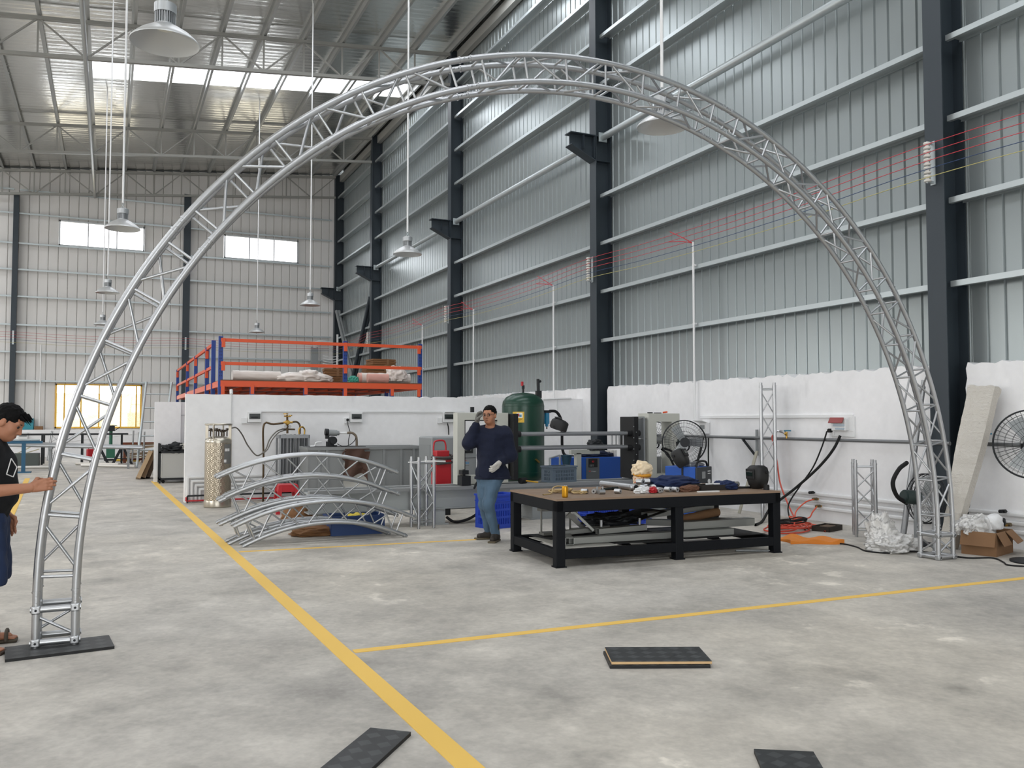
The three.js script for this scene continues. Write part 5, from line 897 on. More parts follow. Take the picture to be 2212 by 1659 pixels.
[[-9.75, 0.42, 'top black tap on the boxed pipes above the red hoses'], [-9.68, 0.33, 'middle tap on the boxed pipes above the red hoses'], [-9.62, 0.23, 'lowest tap on the boxed pipes above the red hoses'], [-6.72, 0.43, 'black tap on the boxed pipes above the cardboard box'], [-6.66, 0.28, 'brass tap on the boxed pipes behind the cardboard box']].forEach(([z, y, l], i) => { const t = thing('pipe_tap', l, 'tap', [9.55, y, z], 0, 'taps on the boxed pipes'); mesh('stem', rod(V(0.02, 0, 0), V(-0.1, 0, 0.02), 0.014, 8), i % 3 ? M.brass : M.dark, t); mesh('knob', [rod(V(-0.06, 0, -0.03), V(-0.06, 0.01, 0.05), 0.022, 10)], i % 3 ? std(0x6b5e48, 0.5, 0.5) : M.black, t); });
const hoseO = std(0xcf5236, 0.5);
solo('air_hose', tube([[9.46, 0.33, -9.66], [9.36, 0.3, -9.7], [9.15, 0.16, -9.7], [9.0, 0.06, -9.5], [9.1, 0.012, -9.2], [9.0, 0.012, -8.9], [8.7, 0.012, -8.7]], 0.01, 6, 60), hoseO, 'thin orange hose from the middle tap to the floor', 'hose');
solo('air_hose', tube([[9.46, 0.23, -9.6], [9.38, 0.16, -9.6], [9.25, 0.08, -9.55], [9.1, 0.08, -9.6], [9.02, 0.1, -9.7], [8.95, 0.04, -9.4], [8.85, 0.012, -9.0]], 0.01, 6, 60), hoseO, 'thin orange hose from the lowest tap to the floor', 'hose');
{ const p = [], g = rng(17); for (let i = 0; i < 84; i++) { const a = i * 0.42, r = 0.2 + 0.13 * Math.sin(i * 0.31); p.push([r * 1.5 * Math.cos(a), 0.02 + 0.02 * ((i / 15) | 0) * (0.6 + 0.4 * g()), r * 0.8 * Math.sin(a)]); } p.push([0.5, 0.012, 0.2], [0.75, 0.012, 0.12], [0.85, 0.012, -0.06], [0.6, 0.012, -0.12]);
  solo('air_hose', tube(p, 0.011, 6, 320), std(0xc0432c, 0.55), 'tangled coil of red-orange hose on the floor behind the table', 'hose', [8.35, 0, -9.0], 0.4); }
{ const p = [], g = rng(19); for (let i = 0; i < 30; i++) { const a = i * 0.5, r = 0.16 + 0.05 * g(); p.push([r * 1.6 * Math.cos(a), 0.05 + 0.02 * ((i / 12) | 0), r * 0.7 * Math.sin(a)]); } solo('power_cable', tube(p, 0.009, 6, 140), M.rubber, 'loose black cable loops on the red hose tangle', 'cable', [8.5, 0.06, -9.1], 0.2); }
{ // orange cloth
  const g = new THREE.BoxGeometry(0.66, 0.03, 0.42, 36, 1, 24), p = g.attributes.position; for (let i = 0; i < p.count; i++) { const x = p.getX(i), z = p.getZ(i), top = p.getY(i) > 0; p.setXYZ(i, x + 0.03 * Math.sin(z * 14), top ? 0.035 + 0.022 * n3(x * 5, z * 6, 1, 2) + 0.014 * Math.sin(x * 19 + z * 9) : 0.001, z + 0.03 * Math.sin(x * 11)); } g.computeVertexNormals();
  solo('orange_cloth', g, std(0xd9822f, 0.8, 0, { bumpMap: bumpFine, bumpScale: 0.002 }), 'folded orange sheet on the floor beside the right end of the table', 'cloth', [7.88, 0, -8.1], -0.45);
}
{ const t = thing('flat_case', 'flat dark open case on the floor below the right wall', 'case', [8.9, 0, -8.85], 0.35); mesh('case_shell', [box(0.4, 0.07, 0.012, 0, 0.035, 0.12), box(0.4, 0.07, 0.012, 0, 0.035, -0.12), box(0.012, 0.07, 0.24, -0.2, 0.035, 0), box(0.012, 0.07, 0.24, 0.2, 0.035, 0), box(0.4, 0.01, 0.24, 0, 0.005, 0)], std(0x2a241c, 0.7), t); mesh('case_content', crumple(0.34, 0.05, 0.18, 91, 0.2, 3, 0, 3).translate(0, 0.012, 0), std(0x5b4a38, 0.8), t); }
solo('wood_slat', bar(V(9.1, 0.02, -10.9), V(9.52, 1.0, -10.95), 0.05, 0.02), std(0xa9a596, 0.7), 'pale wooden slat leaning against the right wall behind the table', 'slat');
solo('alu_tube', [rod(V(9.02, 0.0, -7.72), V(9.36, 1.93, -7.66), 0.036, 16), rod(V(9.36, 1.93, -7.66), V(9.374, 2.01, -7.658), 0.026, 14)], M.aluDull, 'long grey tube leaning against the steel column behind the arch foot', 'tube');
solo('suction_hose', tube([[8.86, 0.98, -7.5], [8.62, 0.9, -7.42], [8.5, 0.75, -7.4], [8.56, 0.6, -7.4], [8.75, 0.5, -7.42]], 0.026, 10, 40), M.rubber, 'thick black hose curving behind the right leg of the arch', 'hose');
{ // fan seen edge-on behind the arch foot
  const t = fan('green-motored fan turned away behind the right foot of the arch', [9.0, 0.55, -7.35], 1.35, 0.1, 0.3, false);
  mesh('pole', rod(V(0, -0.55, -0.15), V(0, 0, -0.15), 0.022, 10), M.greyPaint, t); mesh('base', lathe([[0, 0], [0.2, 0], [0.2, 0.02], [0.04, 0.05], [0, 0.06]], 24, 0, -0.55, -0.15), M.dark, t);
}
{ // wrapped board
  const a = V(8.93, 0.02, -7.0), b = V(9.46, 1.9, -6.88), t = thing('plastic_wrapped_board', 'long panel wrapped in clear plastic leaning against the right wall', 'panel');
  const L = a.distanceTo(b), g = new THREE.BoxGeometry(0.1, L, 0.34, 4, 60, 12), p = g.attributes.position;
  for (let i = 0; i < p.count; i++) { const y = p.getY(i), z = p.getZ(i), x = p.getX(i), top = sstep(L / 2 - 0.2, L / 2, y); p.setXYZ(i, x * (1 + 0.25 * top) + 0.0035 * n3(y * 19, z * 42, 2, 1), y + 0.02 * top * n3(z * 18, x * 30, 1, 3), z * (1 - 0.45 * sstep(0.5, -L / 2, y) + 0.06 * top) + 0.003 * n3(y * 24, x * 40, z * 19, 5)); }
  function sstep(e0, e1, v) { const q = Math.min(1, Math.max(0, (v - e0) / (e1 - e0))); return q * q * (3 - 2 * q); }
  g.computeVertexNormals(); along(g, a, b);
  mesh('wrapping', g, new THREE.MeshPhysicalMaterial({ color: 0xb7b2a8, roughness: 0.3, clearcoat: 0.8, clearcoatRoughness: 0.2, bumpMap: filmBump, bumpScale: 0.006 }), t);
}
{ // cardboard box with flaps
  const t = thing('cardboard_box', 'open cardboard box with odds and ends at the foot of the right wall', 'box', [9.03, 0, -6.58], 0.3), w = 0.52, d = 0.36, h = 0.26;
  pieces('wall', [box(w, h, 0.006, 0, h / 2, d / 2), box(w, h, 0.006, 0, h / 2, -d / 2), box(0.006, h, d, -w / 2, h / 2, 0), box(0.006, h, d, w / 2, h / 2, 0)], M.card, t); mesh('bottom', box(w, 0.006, d, 0, 0.003, 0), M.card, t);
  mesh('flap', put(box(w * 0.48, 0.16, 0.005, 0, -0.08, 0), -w * 0.25, h, d / 2 + 0.005, -0.5, 0, 0), M.card, t); mesh('flap', put(box(w * 0.5, 0.17, 0.005, 0, -0.085, 0), w * 0.25, h, d / 2 + 0.005, -0.75, 0.05, 0.08), M.card, t);
  mesh('flap', put(box(0.005, 0.17, d, 0, -0.085, 0), w / 2 + 0.003, h, 0, 0, 0, 0.7), M.card, t); mesh('flap', put(box(0.005, 0.16, d, 0, -0.08, 0), -w / 2 - 0.003, h, 0, 0, 0, -0.3), M.card, t);
}
solo('plastic_wrap', crumple(0.42, 0.2, 0.26, 95, 0.25, 2.6), filmM, 'crumpled clear plastic sticking out of the cardboard box', 'plastic', [8.95, 0.2, -6.66]);
{ const t = thing('white_tool', 'white and black plastic part in the cardboard box', 'part', [9.12, 0.27, -6.55], 0.3); mesh('shell', crumple(0.2, 0.16, 0.16, 97, 0.08, 1.6, 0, 4), M.whitePlastic, t); mesh('black_cap', put(rbox(0.06, 0.08, 0.05, 0.015), 0.06, 0.08, 0.07, 0, 0, 0.5), M.black, t); mesh('strap', tube([[-0.26, 0.1, 0], [-0.3, 0.14, 0.02], [-0.24, 0.02, 0.04]], 0.02, 8), M.whitePlastic, t); }
solo('plastic_sheet', [crumple(0.42, 0.16, 0.36, 101, 0.34, 2.7, 0, 6), put(crumple(0.3, 0.33, 0.24, 104, 0.36, 2.5, 0, 6), 0.12, 0, -0.14), put(crumple(0.34, 0.14, 0.26, 108, 0.36, 2.8, 0, 6), 0.24, 0, 0.06)], filmM, 'heap of crumpled clear plastic sheet left of the right arch foot', 'plastic', [8.14, 0, -7.16], 0.3);
solo('floor_cable', tube([[7.9, 0.008, -8.0], [8.05, 0.008, -7.75], [8.0, 0.008, -7.5], [7.85, 0.008, -7.2], [7.95, 0.01, -7.0], [8.2, 0.02, -6.95], [8.4, 0.012, -6.8], [8.45, 0.01, -6.4], [8.7, 0.008, -6.28], [8.55, 0.008, -6.05], [8.42, 0.008, -5.9], [8.6, 0.008, -5.7]], 0.009, 6, 120), M.rubber, 'thin black cable snaking across the floor past the right arch foot', 'cable');
solo('floor_bar', [box(0.06, 0.05, 1.6, 0, 0.025, 0)], M.dark, 'dark bar lying along the foot of the wall behind the cardboard box', 'bar', [9.45, 0, -5.5]);
// ================================================================ boards on the floor
const plyTop = (() => { const a = fbm(256, 8, 5, 881); return tex(256, (i, x, y) => { const u = (x / 64) % 1, v = (y / 64) % 1, d = Math.abs(u - 0.5) + Math.abs(v - 0.5), k = d < 0.4 ? 22 : 0, n = 18 * (a[i] - 0.5); return [cl(40 + k + n), cl(42 + k + n), cl(43 + k + n)]; }, true, 2.6, 2.6); })();
const plyTopM = new THREE.MeshStandardMaterial({ map: plyTop, roughness: 0.5 }), plyEdge = std(0xcfae80, 0.8);
function board(label, w, d, pos, ry, layers = 1) {
  const t = thing('plywood_board', label, 'board', pos, ry, 'black film-faced boards on the floor');
  for (let k = 0; k < layers; k++) { const y = 0.021 * k, o = k ? 0.012 : 0, q = k ? 'upper_' : ''; mesh('core', box(w, 0.016, d, o, y + 0.009, -o), layers > 1 && k ? plyEdge : M.black, t); mesh('film_face', [box(w, 0.002, d, o, y + 0.018, -o), box(w, 0.002, d, o, y + 0.001, -o)], plyTopM, t); }
  return t;
}
board('two short black plywood boards stacked on the floor right of the middle', 0.61, 0.33, [3.11, 0, -4.53], -0.42, 2);
board('black plywood board with a diamond pattern at the bottom edge, left of the yellow line', 0.66, 0.21, [1.03, 0, -3.78], 0.84 + 0.02);
board('black plywood board cut off at the bottom right of the photo', 0.26, 0.6, [2.61, 0, -2.78], -0.56);
board('black plywood board under the left foot of the arch', 0.62, 0.34, [-0.27, 0, -6.41], 0.1);
solo('paint_scrap', box(0.13, 0.004, 0.07, 0, 0.002, 0), M.white, 'small white scrap on the floor beyond the left arch leg', 'scrap', [-0.4, 0, -17.8], 0.3);
// ================================================================ load on the mezzanine
{
  const y = 2.386, film = new THREE.MeshPhysicalMaterial({ color: 0xdcd6ce, roughness: 0.4, clearcoat: 0.4 });
  const roll = (L, r, seed) => { const g = new THREE.CylinderGeometry(r, r, L, 28, 40), p = g.attributes.position; for (let i = 0; i < p.count; i++) { const yy = p.getY(i), a = Math.atan2(p.getZ(i), p.getX(i)), k = 1 + 0.06 * n3(yy * 7, a * 2, 1, seed) + 0.04 * n3(yy * 17, a * 4, 2, seed); p.setX(i, p.getX(i) * k); p.setZ(i, Math.max(p.getZ(i) * k, -r)); } g.computeVertexNormals(); g.rotateZ(PI / 2); g.rotateX(-PI / 2); return g; };
  solo('wrapped_roll', put(roll(1.05, 0.115, 1), 0, 0.115, 0, 0, 0, 0), film, 'leftmost white wrapped roll on the orange mezzanine', 'roll', [2.98, y, -19.95], 0.05);
  solo('wrapped_roll', [put(crumple(1.25, 0.2, 0.5, 111, 0.12, 2.2), 0, 0, 0), put(crumple(0.5, 0.24, 0.4, 113, 0.25, 2.4), 0.1, 0, 0.05)], film, 'flat crumpled white bundle in the middle of the mezzanine', 'bundle', [4.05, y, -20.0]);
  const t = thing('fabric_roll', 'white wrapped rolls with pink ends on the right of the mezzanine', 'roll', [5.95, y, -20.0]);
  mesh('roll_body', put(roll(1.2, 0.125, 4), 0.05, 0.125, 0), film, t); mesh('roll_end', [rod(V(-0.62, 0.125, 0), V(-0.54, 0.125, 0), 0.12, 24), put(roll(0.5, 0.11, 7), -0.2, 0.11, 0.2)], std(0xd9a79a, 0.5), t); mesh('loose_wrap', put(crumple(0.42, 0.3, 0.34, 117, 0.3, 2.4), 0.28, 0.05, 0.08), film, t); 
  const box1 = (label, w, h, d, x, yy, z, ry) => { const g = thing('flat_carton', label, 'carton', [x, yy, z], ry, 'flattened cartons on the mezzanine'); mesh('sheet', [0, 1, 2].map((k) => box(w, h / 3 - 0.008, d, 0.015 * (k % 2), h * (k + 0.5) / 3, 0)), M.cardDark, g); mesh('tape', box(0.06, h, d + 0.012, w * 0.15, h / 2, 0), M.card, g); };
  box1('lower flattened cartons between the white bundle and the blue post', 0.42, 0.16, 0.4, 4.95, y, -20.6, 0.1); box1('upper flattened cartons between the white bundle and the blue post', 0.5, 0.2, 0.45, 4.9, y + 0.165, -20.65, -0.12);
  box1('lowest pack of flattened cartons behind the pink-ended rolls', 0.8, 0.26, 0.6, 6.0, y, -20.75, 0.05); box1('middle pack of flattened cartons behind the pink-ended rolls', 0.75, 0.22, 0.6, 6.05, y + 0.265, -20.75, -0.06); box1('topmost pack of flattened cartons behind the pink-ended rolls', 0.6, 0.14, 0.5, 6.1, y + 0.49, -20.75, 0.1);
  solo('green_bag', crumple(0.2, 0.14, 0.16, 121, 0.3, 3, 0, 4), std(0x3f9a86, 0.6), 'small green bag beside the blue post on the mezzanine', 'bag', [5.22, y, -20.0]);
}
// ================================================================ far left, towards the back wall
{
  const p = thing('partition_panel', 'white wall panel standing end-on left of the partition', 'panel', [0, 0, -22.7]);
  mesh('panel_face', box(0.6, 1.95, 0.12, 1.29, 0.975, 0), M.plaster, p); mesh('recess', box(1.5, 1.95, 0.1, 1.95, 0.975, -0.08), M.plaster, p); mesh('seam', box(1.2, 0.012, 0.01, 1.9, 1.63, -0.02), M.greyPaint, p);
}
{
  const t = thing('waste_bin', 'grey-white bin on a black frame filled with dark scrap, left of the partition', 'bin', [1.5, 0, -22.35]);
  mesh('bin_box', rbox(0.76, 0.6, 0.5, 0.01, 0.02, 0.42, 0), std(0xb9b9b4, 0.5), t); mesh('frame', [box(0.04, 0.95, 0.04, -0.4, 0.47, 0.26), box(0.04, 0.95, 0.04, -0.4, 0.47, -0.26), box(0.84, 0.04, 0.04, 0, 0.1, 0.26), box(0.84, 0.04, 0.04, 0, 0.1, -0.26), box(0.84, 0.04, 0.04, 0, 0.74, 0.26)], M.dark, t);
  mesh('scrap', [crumple(0.5, 0.2, 0.4, 131, 0.4, 3, 0, 4).translate(-0.05, 0.7, 0), bar(V(-0.3, 0.72, 0.1), V(0.1, 0.95, 0.05), 0.12, 0.02)], M.dark, t); mesh('clear_bag', crumple(0.34, 0.2, 0.3, 133, 0.3, 2.6, 0, 4).translate(0.2, 0.72, 0.05), std(0xb5b3aa, 0.4), t); mesh('caster', [-0.32, 0.3].flatMap((x) => [0.2, -0.2].map((z) => rod(V(x, 0.04, z - 0.02), V(x, 0.04, z + 0.02), 0.04, 12))), M.rubber, t);
}
[['light tan board leaning at the front of the group beside the white panel', 0.02, 0xb59b7a], ['middle brown board leaning beside the white panel', 0.14, 0x7a6248], ['dark rear board leaning beside the white panel', 0.26, 0x4a3b2e]].forEach(([l, o, c]) => solo('leaning_board', bar(V(0.66 + o, 0.01, -24.0 - o), V(0.95 + o * 0.8, 0.68, -24.1 - o), 0.5, 0.1, V(1, 0, 0)), std(c, 0.8), l, 'board', [0, 0, 0], 0, 'boards leaning beside the white panel'));
{
  const t = thing('steel_ladder', 'grey steel ladder frame leaning left of the white panel', 'ladder', [0, 0, -30]);
  pieces('rail', [rod(V(0.8, 0, 0.3), V(1.06, 2.75, -0.3), 0.04, 10), rod(V(1.55, 0, 0.3), V(1.82, 2.75, -0.3), 0.04, 10)], M.girt, t); pieces('rung', [0.55, 1.0, 1.45, 1.9, 2.35].map((y) => rod(V(0.8 + 0.095 * y, y, 0.3 - 0.22 * y), V(1.55 + 0.095 * y, y, 0.3 - 0.22 * y), 0.022, 8)), M.girt, t);
}
{
  const t = thing('pipe_table', 'long black steel stand carrying long bright tubes, near the back wall', 'stand', [0, 0, -33]);
  mesh('top_rail', [box(4.0, 0.05, 0.06, -1.4, 1.02, 0), box(4.0, 0.05, 0.06, -1.4, 1.02, -0.9)], M.dark, t); for (const x of [-3.3, -2.05, -0.85, 0.4]) for (const z of [0, -0.9]) mesh('leg', box(0.06, 1.0, 0.06, x, 0.5, z), M.dark, t);
}
for (let k = 0; k < 3; k++) solo('alu_tube', rod(V(-3.0, 0.8 - 0.03 * k, 0.1 * k), V(0.95, 0.62 - 0.015 * k, 0.1 * k), 0.05, 12), M.alu, ['rear', 'middle', 'front'][k] + ' of the long bright tubes resting in front of the black stand', 'tube', [0, 0.04, -29.6], 0, 'long tubes near the back wall');
for (const [x, y, n] of [[-1.6, 0.72, 'left'], [0.55, 0.62, 'right']]) { const t = thing('tube_trestle', n + ' trestle under the long bright tubes', 'trestle', [x, 0, -29.5]); mesh('beam', box(0.1, 0.06, 0.7, 0, y - 0.06, 0), M.greyPaint, t); for (const z of [-0.28, 0.28]) mesh('leg', box(0.06, y - 0.08, 0.06, 0, (y - 0.08) / 2, z), M.greyPaint, t); }
{ const bl = std(0x1c5675, 0.5), t = thing('roller_stand', 'blue T-shaped roller stand behind the man in black', 'stand', [-2.22, 0, -28.3]); mesh('post', box(0.1, 0.84, 0.1, 0, 0.42, 0), bl, t); mesh('arm', box(0.95, 0.07, 0.14, 0.0, 0.87, 0), bl, t); mesh('foot', box(0.4, 0.03, 0.4, 0, 0.015, 0), bl, t); mesh('roller', rod(V(-0.4, 0.93, 0), V(0.4, 0.93, 0), 0.03, 12), M.girt, t); }
{ const t = thing('scrap_tub', 'dark grey tub with offcuts under the far stand', 'tub', [-2.45, 0, -32.4]); mesh('tub_box', rbox(0.75, 0.42, 0.5, 0.02, 0, 0.21, 0), std(0x4c5450, 0.6), t); mesh('offcut', [bar(V(-0.3, 0.4, 0), V(0.1, 0.62, 0.1), 0.06, 0.03), bar(V(-0.1, 0.4, 0.1), V(0.35, 0.55, 0), 0.06, 0.03)], std(0xb9b49c, 0.6), t); }
{ const t = thing('truss_section', 'small truss piece leaning under the far black stand', 'truss', [-1.85, 0, -35.6], 0.2, 'spare upright truss sections'); straightTruss(t, 1.1, 0.35, 3); t.rotation.z = -0.1; }
{ const t = thing('fuel_can', 'red plastic can on the floor near the back wall', 'can', [-0.62, 0, -36.4], 0.3); mesh('can_body', rbox(0.3, 0.42, 0.2, 0.03, 0, 0.21, 0), M.red, t); mesh('grip', tube([[-0.1, 0.42, 0], [-0.06, 0.48, 0], [0.06, 0.48, 0], [0.1, 0.42, 0]], 0.018, 8), M.red, t); mesh('spout', rod(V(0.1, 0.4, 0), V(0.13, 0.48, 0), 0.03, 10), M.red, t); }
{ const g = std(0x2c6a52, 0.5), t = thing('drill_press', 'green bench drill on a black stand near the back wall', 'drill', [0.05, 0, -35.5]); mesh('column', [rod(V(0, 0.5, 0), V(0, 1.25, 0), 0.06, 12), box(0.3, 0.4, 0.3, 0, 0.3, 0)], g, t); mesh('head', [box(0.26, 0.2, 0.4, 0, 1.2, 0.05), rod(V(0.1, 1.1, 0.1), V(0.3, 1.25, 0.1), 0.015, 6), rod(V(-0.2, 1.3, 0.1), V(0.2, 1.3, 0.1), 0.015, 6)], M.dark, t); mesh('base', box(0.44, 0.06, 0.44, 0, 0.03, 0), M.dark, t); }
[[-0.36, 'left'], [0.36, 'right']].forEach(([x, n]) => { const t = thing('steel_trestle', n + ' of two black A-frame trestles near the green drill', 'trestle', [x + 0.05, 0, -32.3], 0.2 * x, 'black trestles near the back wall'); for (const s of [-1, 1]) { mesh('leg', bar(V(s * 0.3, 0, -0.2), V(s * 0.03, 0.56, -0.2), 0.05, 0.04, V(0, 0, 1)), M.dark, t); mesh('leg', bar(V(s * 0.3, 0, 0.2), V(s * 0.03, 0.56, 0.2), 0.05, 0.04, V(0, 0, 1)), M.dark, t); } mesh('ridge', box(0.08, 0.05, 0.6, 0, 0.57, 0), M.dark, t); mesh('tie', box(0.36, 0.03, 0.03, 0, 0.2, 0.2), M.dark, t); });
{ const br = std(0x7d4630, 0.7), t = thing('timber_rack', 'red-brown rack stacked with pale offcuts near the back wall', 'rack', [1.0, 0, -33.6]); for (const x of [-0.5, 0.1, 0.55]) mesh('upright', box(0.1, 0.72, 0.1, x, 0.36, 0.3), br, t); for (const y of [0.12, 0.68]) mesh('rail', box(1.2, 0.08, 0.08, 0, y, 0.3), br, t); }
for (let k = 0; k < 7; k++) solo('timber_offcut', bar(V(0.55 + 0.05 * (k % 3), 0.2 + 0.07 * k, -33.1 + 0.02 * k), V(1.6, 0.24 + 0.075 * k + 0.05 * Math.sin(k * 2), -33.2 + 0.05 * Math.sin(k)), 0.16, 0.05), std([0xb7a284, 0xa59178, 0x8a7660, 0xcdc5b5][k % 4], 0.85), ['lowest', 'second lowest', 'third lowest', 'middle', 'third highest', 'second highest', 'topmost'][k] + ' offcut in the pile in the red-brown rack', 'timber', [0, 0, 0], 0, 'timber offcuts in the red-brown rack');
[[[-0.8, -31.2], [0.75, -29.6], 'long pale tube on the floor in front of the trestles', 0xd9d6d0], [[-1.0, -32.4], [0.3, -31.2], 'second pale tube on the floor, behind the first', 0xcfcac2], [[-3.0, -30.6], [-1.6, -30.4], 'pale tube on the floor left of the arch leg', 0xd4d2cc], [[0.2, -34.6], [1.0, -33.9], 'yellow tube on the floor under the red-brown rack', 0xc9a83c]].forEach(([a, b, l, c]) => solo('floor_tube', rod(V(a[0], 0.05, a[1]), V(b[0], 0.05, b[1]), 0.045, 12), std(c, 0.4, 0.3), l, 'tube'));
{ const g = std(0xa7a9a9, 0.4, 0.5); [[0.74, 'left'], [0.92, 'middle'], [1.1, 'right']].forEach(([x, n]) => solo('upright_tube', rod(V(x, 0.0, -33.0), V(x + 0.02, 1.1 + 0.05 * Math.sin(x * 20), -33.0), 0.03, 10), g, n + ' of three short upright tubes in front of the red-brown rack', 'tube', [0, 0, 0], 0, 'upright tubes by the rack')); }
solo('teal_box', rbox(0.5, 0.46, 0.24, 0.02, 0, 0.23, 0), std(0x2d8796, 0.5), 'teal box on the ledge of the back wall beside the man', 'box', [-3.05, 1.12, -39.98]);
solo('small_carton', rbox(0.3, 0.14, 0.24, 0.01, 0, 0.07, 0), M.card, 'small brown carton on the ledge right of the teal box', 'carton', [-2.62, 1.12, -39.95]);
{ const t = thing('switch_box', 'white switch box low on the back wall beside the face of the man', 'switch box', [-3.15, 0.88, -39.79]); mesh('housing', rbox(0.34, 0.26, 0.1, 0.015, 0, 0, 0.05), M.whitePlastic, t); mesh('window', box(0.26, 0.12, 0.02, 0, 0.02, 0.095), M.greyPaint, t); }
solo('wall_cable', [rod(V(-3.4, 0.4, -39.785), V(1.2, 0.95, -39.785), 0.012, 6)], M.white, 'thin white line slanting along the base of the back wall', 'cable');
// ================================================================ people
function surfaceNet(f, lo, hi, h) { // closed smooth mesh of f(x, y, z) < 0
  const n = [0, 1, 2].map((i) => Math.ceil((hi[i] - lo[i]) / h) + 1), [nx, ny, nz] = n, v = new Float32Array(nx * ny * nz);
  for (let k = 0, i = 0; k < nz; k++) for (let j = 0; j < ny; j++) for (let q = 0; q < nx; q++, i++) v[i] = f(lo[0] + q * h, lo[1] + j * h, lo[2] + k * h);
  const id = new Int32Array(nx * ny * nz).fill(-1), pos = [], ind = [], sx = 1, sy = nx, sz = nx * ny, C = [0, sx, sy, sx + sy, sz, sx + sz, sy + sz, sx + sy + sz];
  const E = [[0, 1], [2, 3], [4, 5], [6, 7], [0, 2], [1, 3], [4, 6], [5, 7], [0, 4], [1, 5], [2, 6], [3, 7]];
  for (let k = 0; k < nz - 1; k++) for (let j = 0; j < ny - 1; j++) for (let q = 0; q < nx - 1; q++) {
    const b = q + j * sy + k * sz; let m = 0; for (let c = 0; c < 8; c++) if (v[b + C[c]] < 0) m |= 1 << c;
    if (m === 0 || m === 255) continue;
    let x = 0, y = 0, z = 0, w = 0;
    for (const [a, d] of E) { if (((m >> a) & 1) === ((m >> d) & 1)) continue; const va = v[b + C[a]], t = va / (va - v[b + C[d]]); const ax = a & 1, ay = (a >> 1) & 1, az = a >> 2, dx = d & 1, dy = (d >> 1) & 1, dz = d >> 2; x += ax + (dx - ax) * t; y += ay + (dy - ay) * t; z += az + (dz - az) * t; w++; }
    id[b] = pos.length / 3; pos.push(lo[0] + (q + x / w) * h, lo[1] + (j + y / w) * h, lo[2] + (k + z / w) * h);
  }
  const quad = (a, b, c, d, flip) => { if (a < 0 || b < 0 || c < 0 || d < 0) return; if (flip) ind.push(a, c, b, a, d, c); else ind.push(a, b, c, a, c, d); };
  for (let k = 1; k < nz - 1; k++) for (let j = 1; j < ny - 1; j++) for (let q = 1; q < nx - 1; q++) {
    const b = q + j * sy + k * sz, s = v[b] < 0;
    if (s !== v[b + sx] < 0) quad(id[b - sy - sz], id[b - sz], id[b], id[b - sy], !s);
    if (s !== v[b + sy] < 0) quad(id[b - sx - sz], id[b - sx], id[b], id[b - sz], !s);
    if (s !== v[b + sz] < 0) quad(id[b - sx - sy], id[b - sy], id[b], id[b - sx], !s);
  }
  const g = new THREE.BufferGeometry(); g.setAttribute('position', new THREE.Float32BufferAttribute(pos, 3)); g.setIndex(ind); g.computeVertexNormals(); return g;
}
// bones: [ax, ay, az, ra, bx, by, bz, rb]; a smooth union of tapered capsules
function bonesField(B, k = 0.03) {
  const P = B.map(([ax, ay, az, ra, bx, by, bz, rb]) => ({ ax, ay, az, ra, dx: bx - ax, dy: by - ay, dz: bz - az, dr: rb - ra, l: (bx - ax) ** 2 + (by - ay) ** 2 + (bz - az) ** 2 || 1e-9 }));
  return (x, y, z) => { let d = 1e3; for (const b of P) { const px = x - b.ax, py = y - b.ay, pz = z - b.az; let t = (px * b.dx + py * b.dy + pz * b.dz) / b.l; t = t < 0 ? 0 : t > 1 ? 1 : t; const e = Math.hypot(px - t * b.dx, py - t * b.dy, pz - t * b.dz) - b.ra - t * b.dr; const q = Math.max(k - Math.abs(d - e), 0) / k; d = Math.min(d, e) - q * q * k * 0.25; } return d; };
}
const ell = (cx, cy, cz, rx, ry, rz) => (x, y, z) => { const q = Math.hypot((x - cx) / rx, (y - cy) / ry, (z - cz) / rz); return (q - 1) * Math.min(rx, ry, rz); };
const smin = (a, b, k) => { const q = Math.max(k - Math.abs(a - b), 0) / k; return Math.min(a, b) - q * q * k * 0.25; };
const smax = (a, b, k) => -smin(-a, -b, k);
function bounds(B, pad) { const lo = [1e9, 1e9, 1e9], hi = [-1e9, -1e9, -1e9]; for (const b of B) for (let i = 0; i < 3; i++) { lo[i] = Math.min(lo[i], b[i] - b[3] - pad, b[i + 4] - b[7] - pad); hi[i] = Math.max(hi[i], b[i] + b[3] + pad, b[i + 4] + b[7] + pad); } return [lo, hi]; }
const grow = (B, d) => B.map((b) => b.map((v, i) => (i === 3 || i === 7 ? v + d : v)));
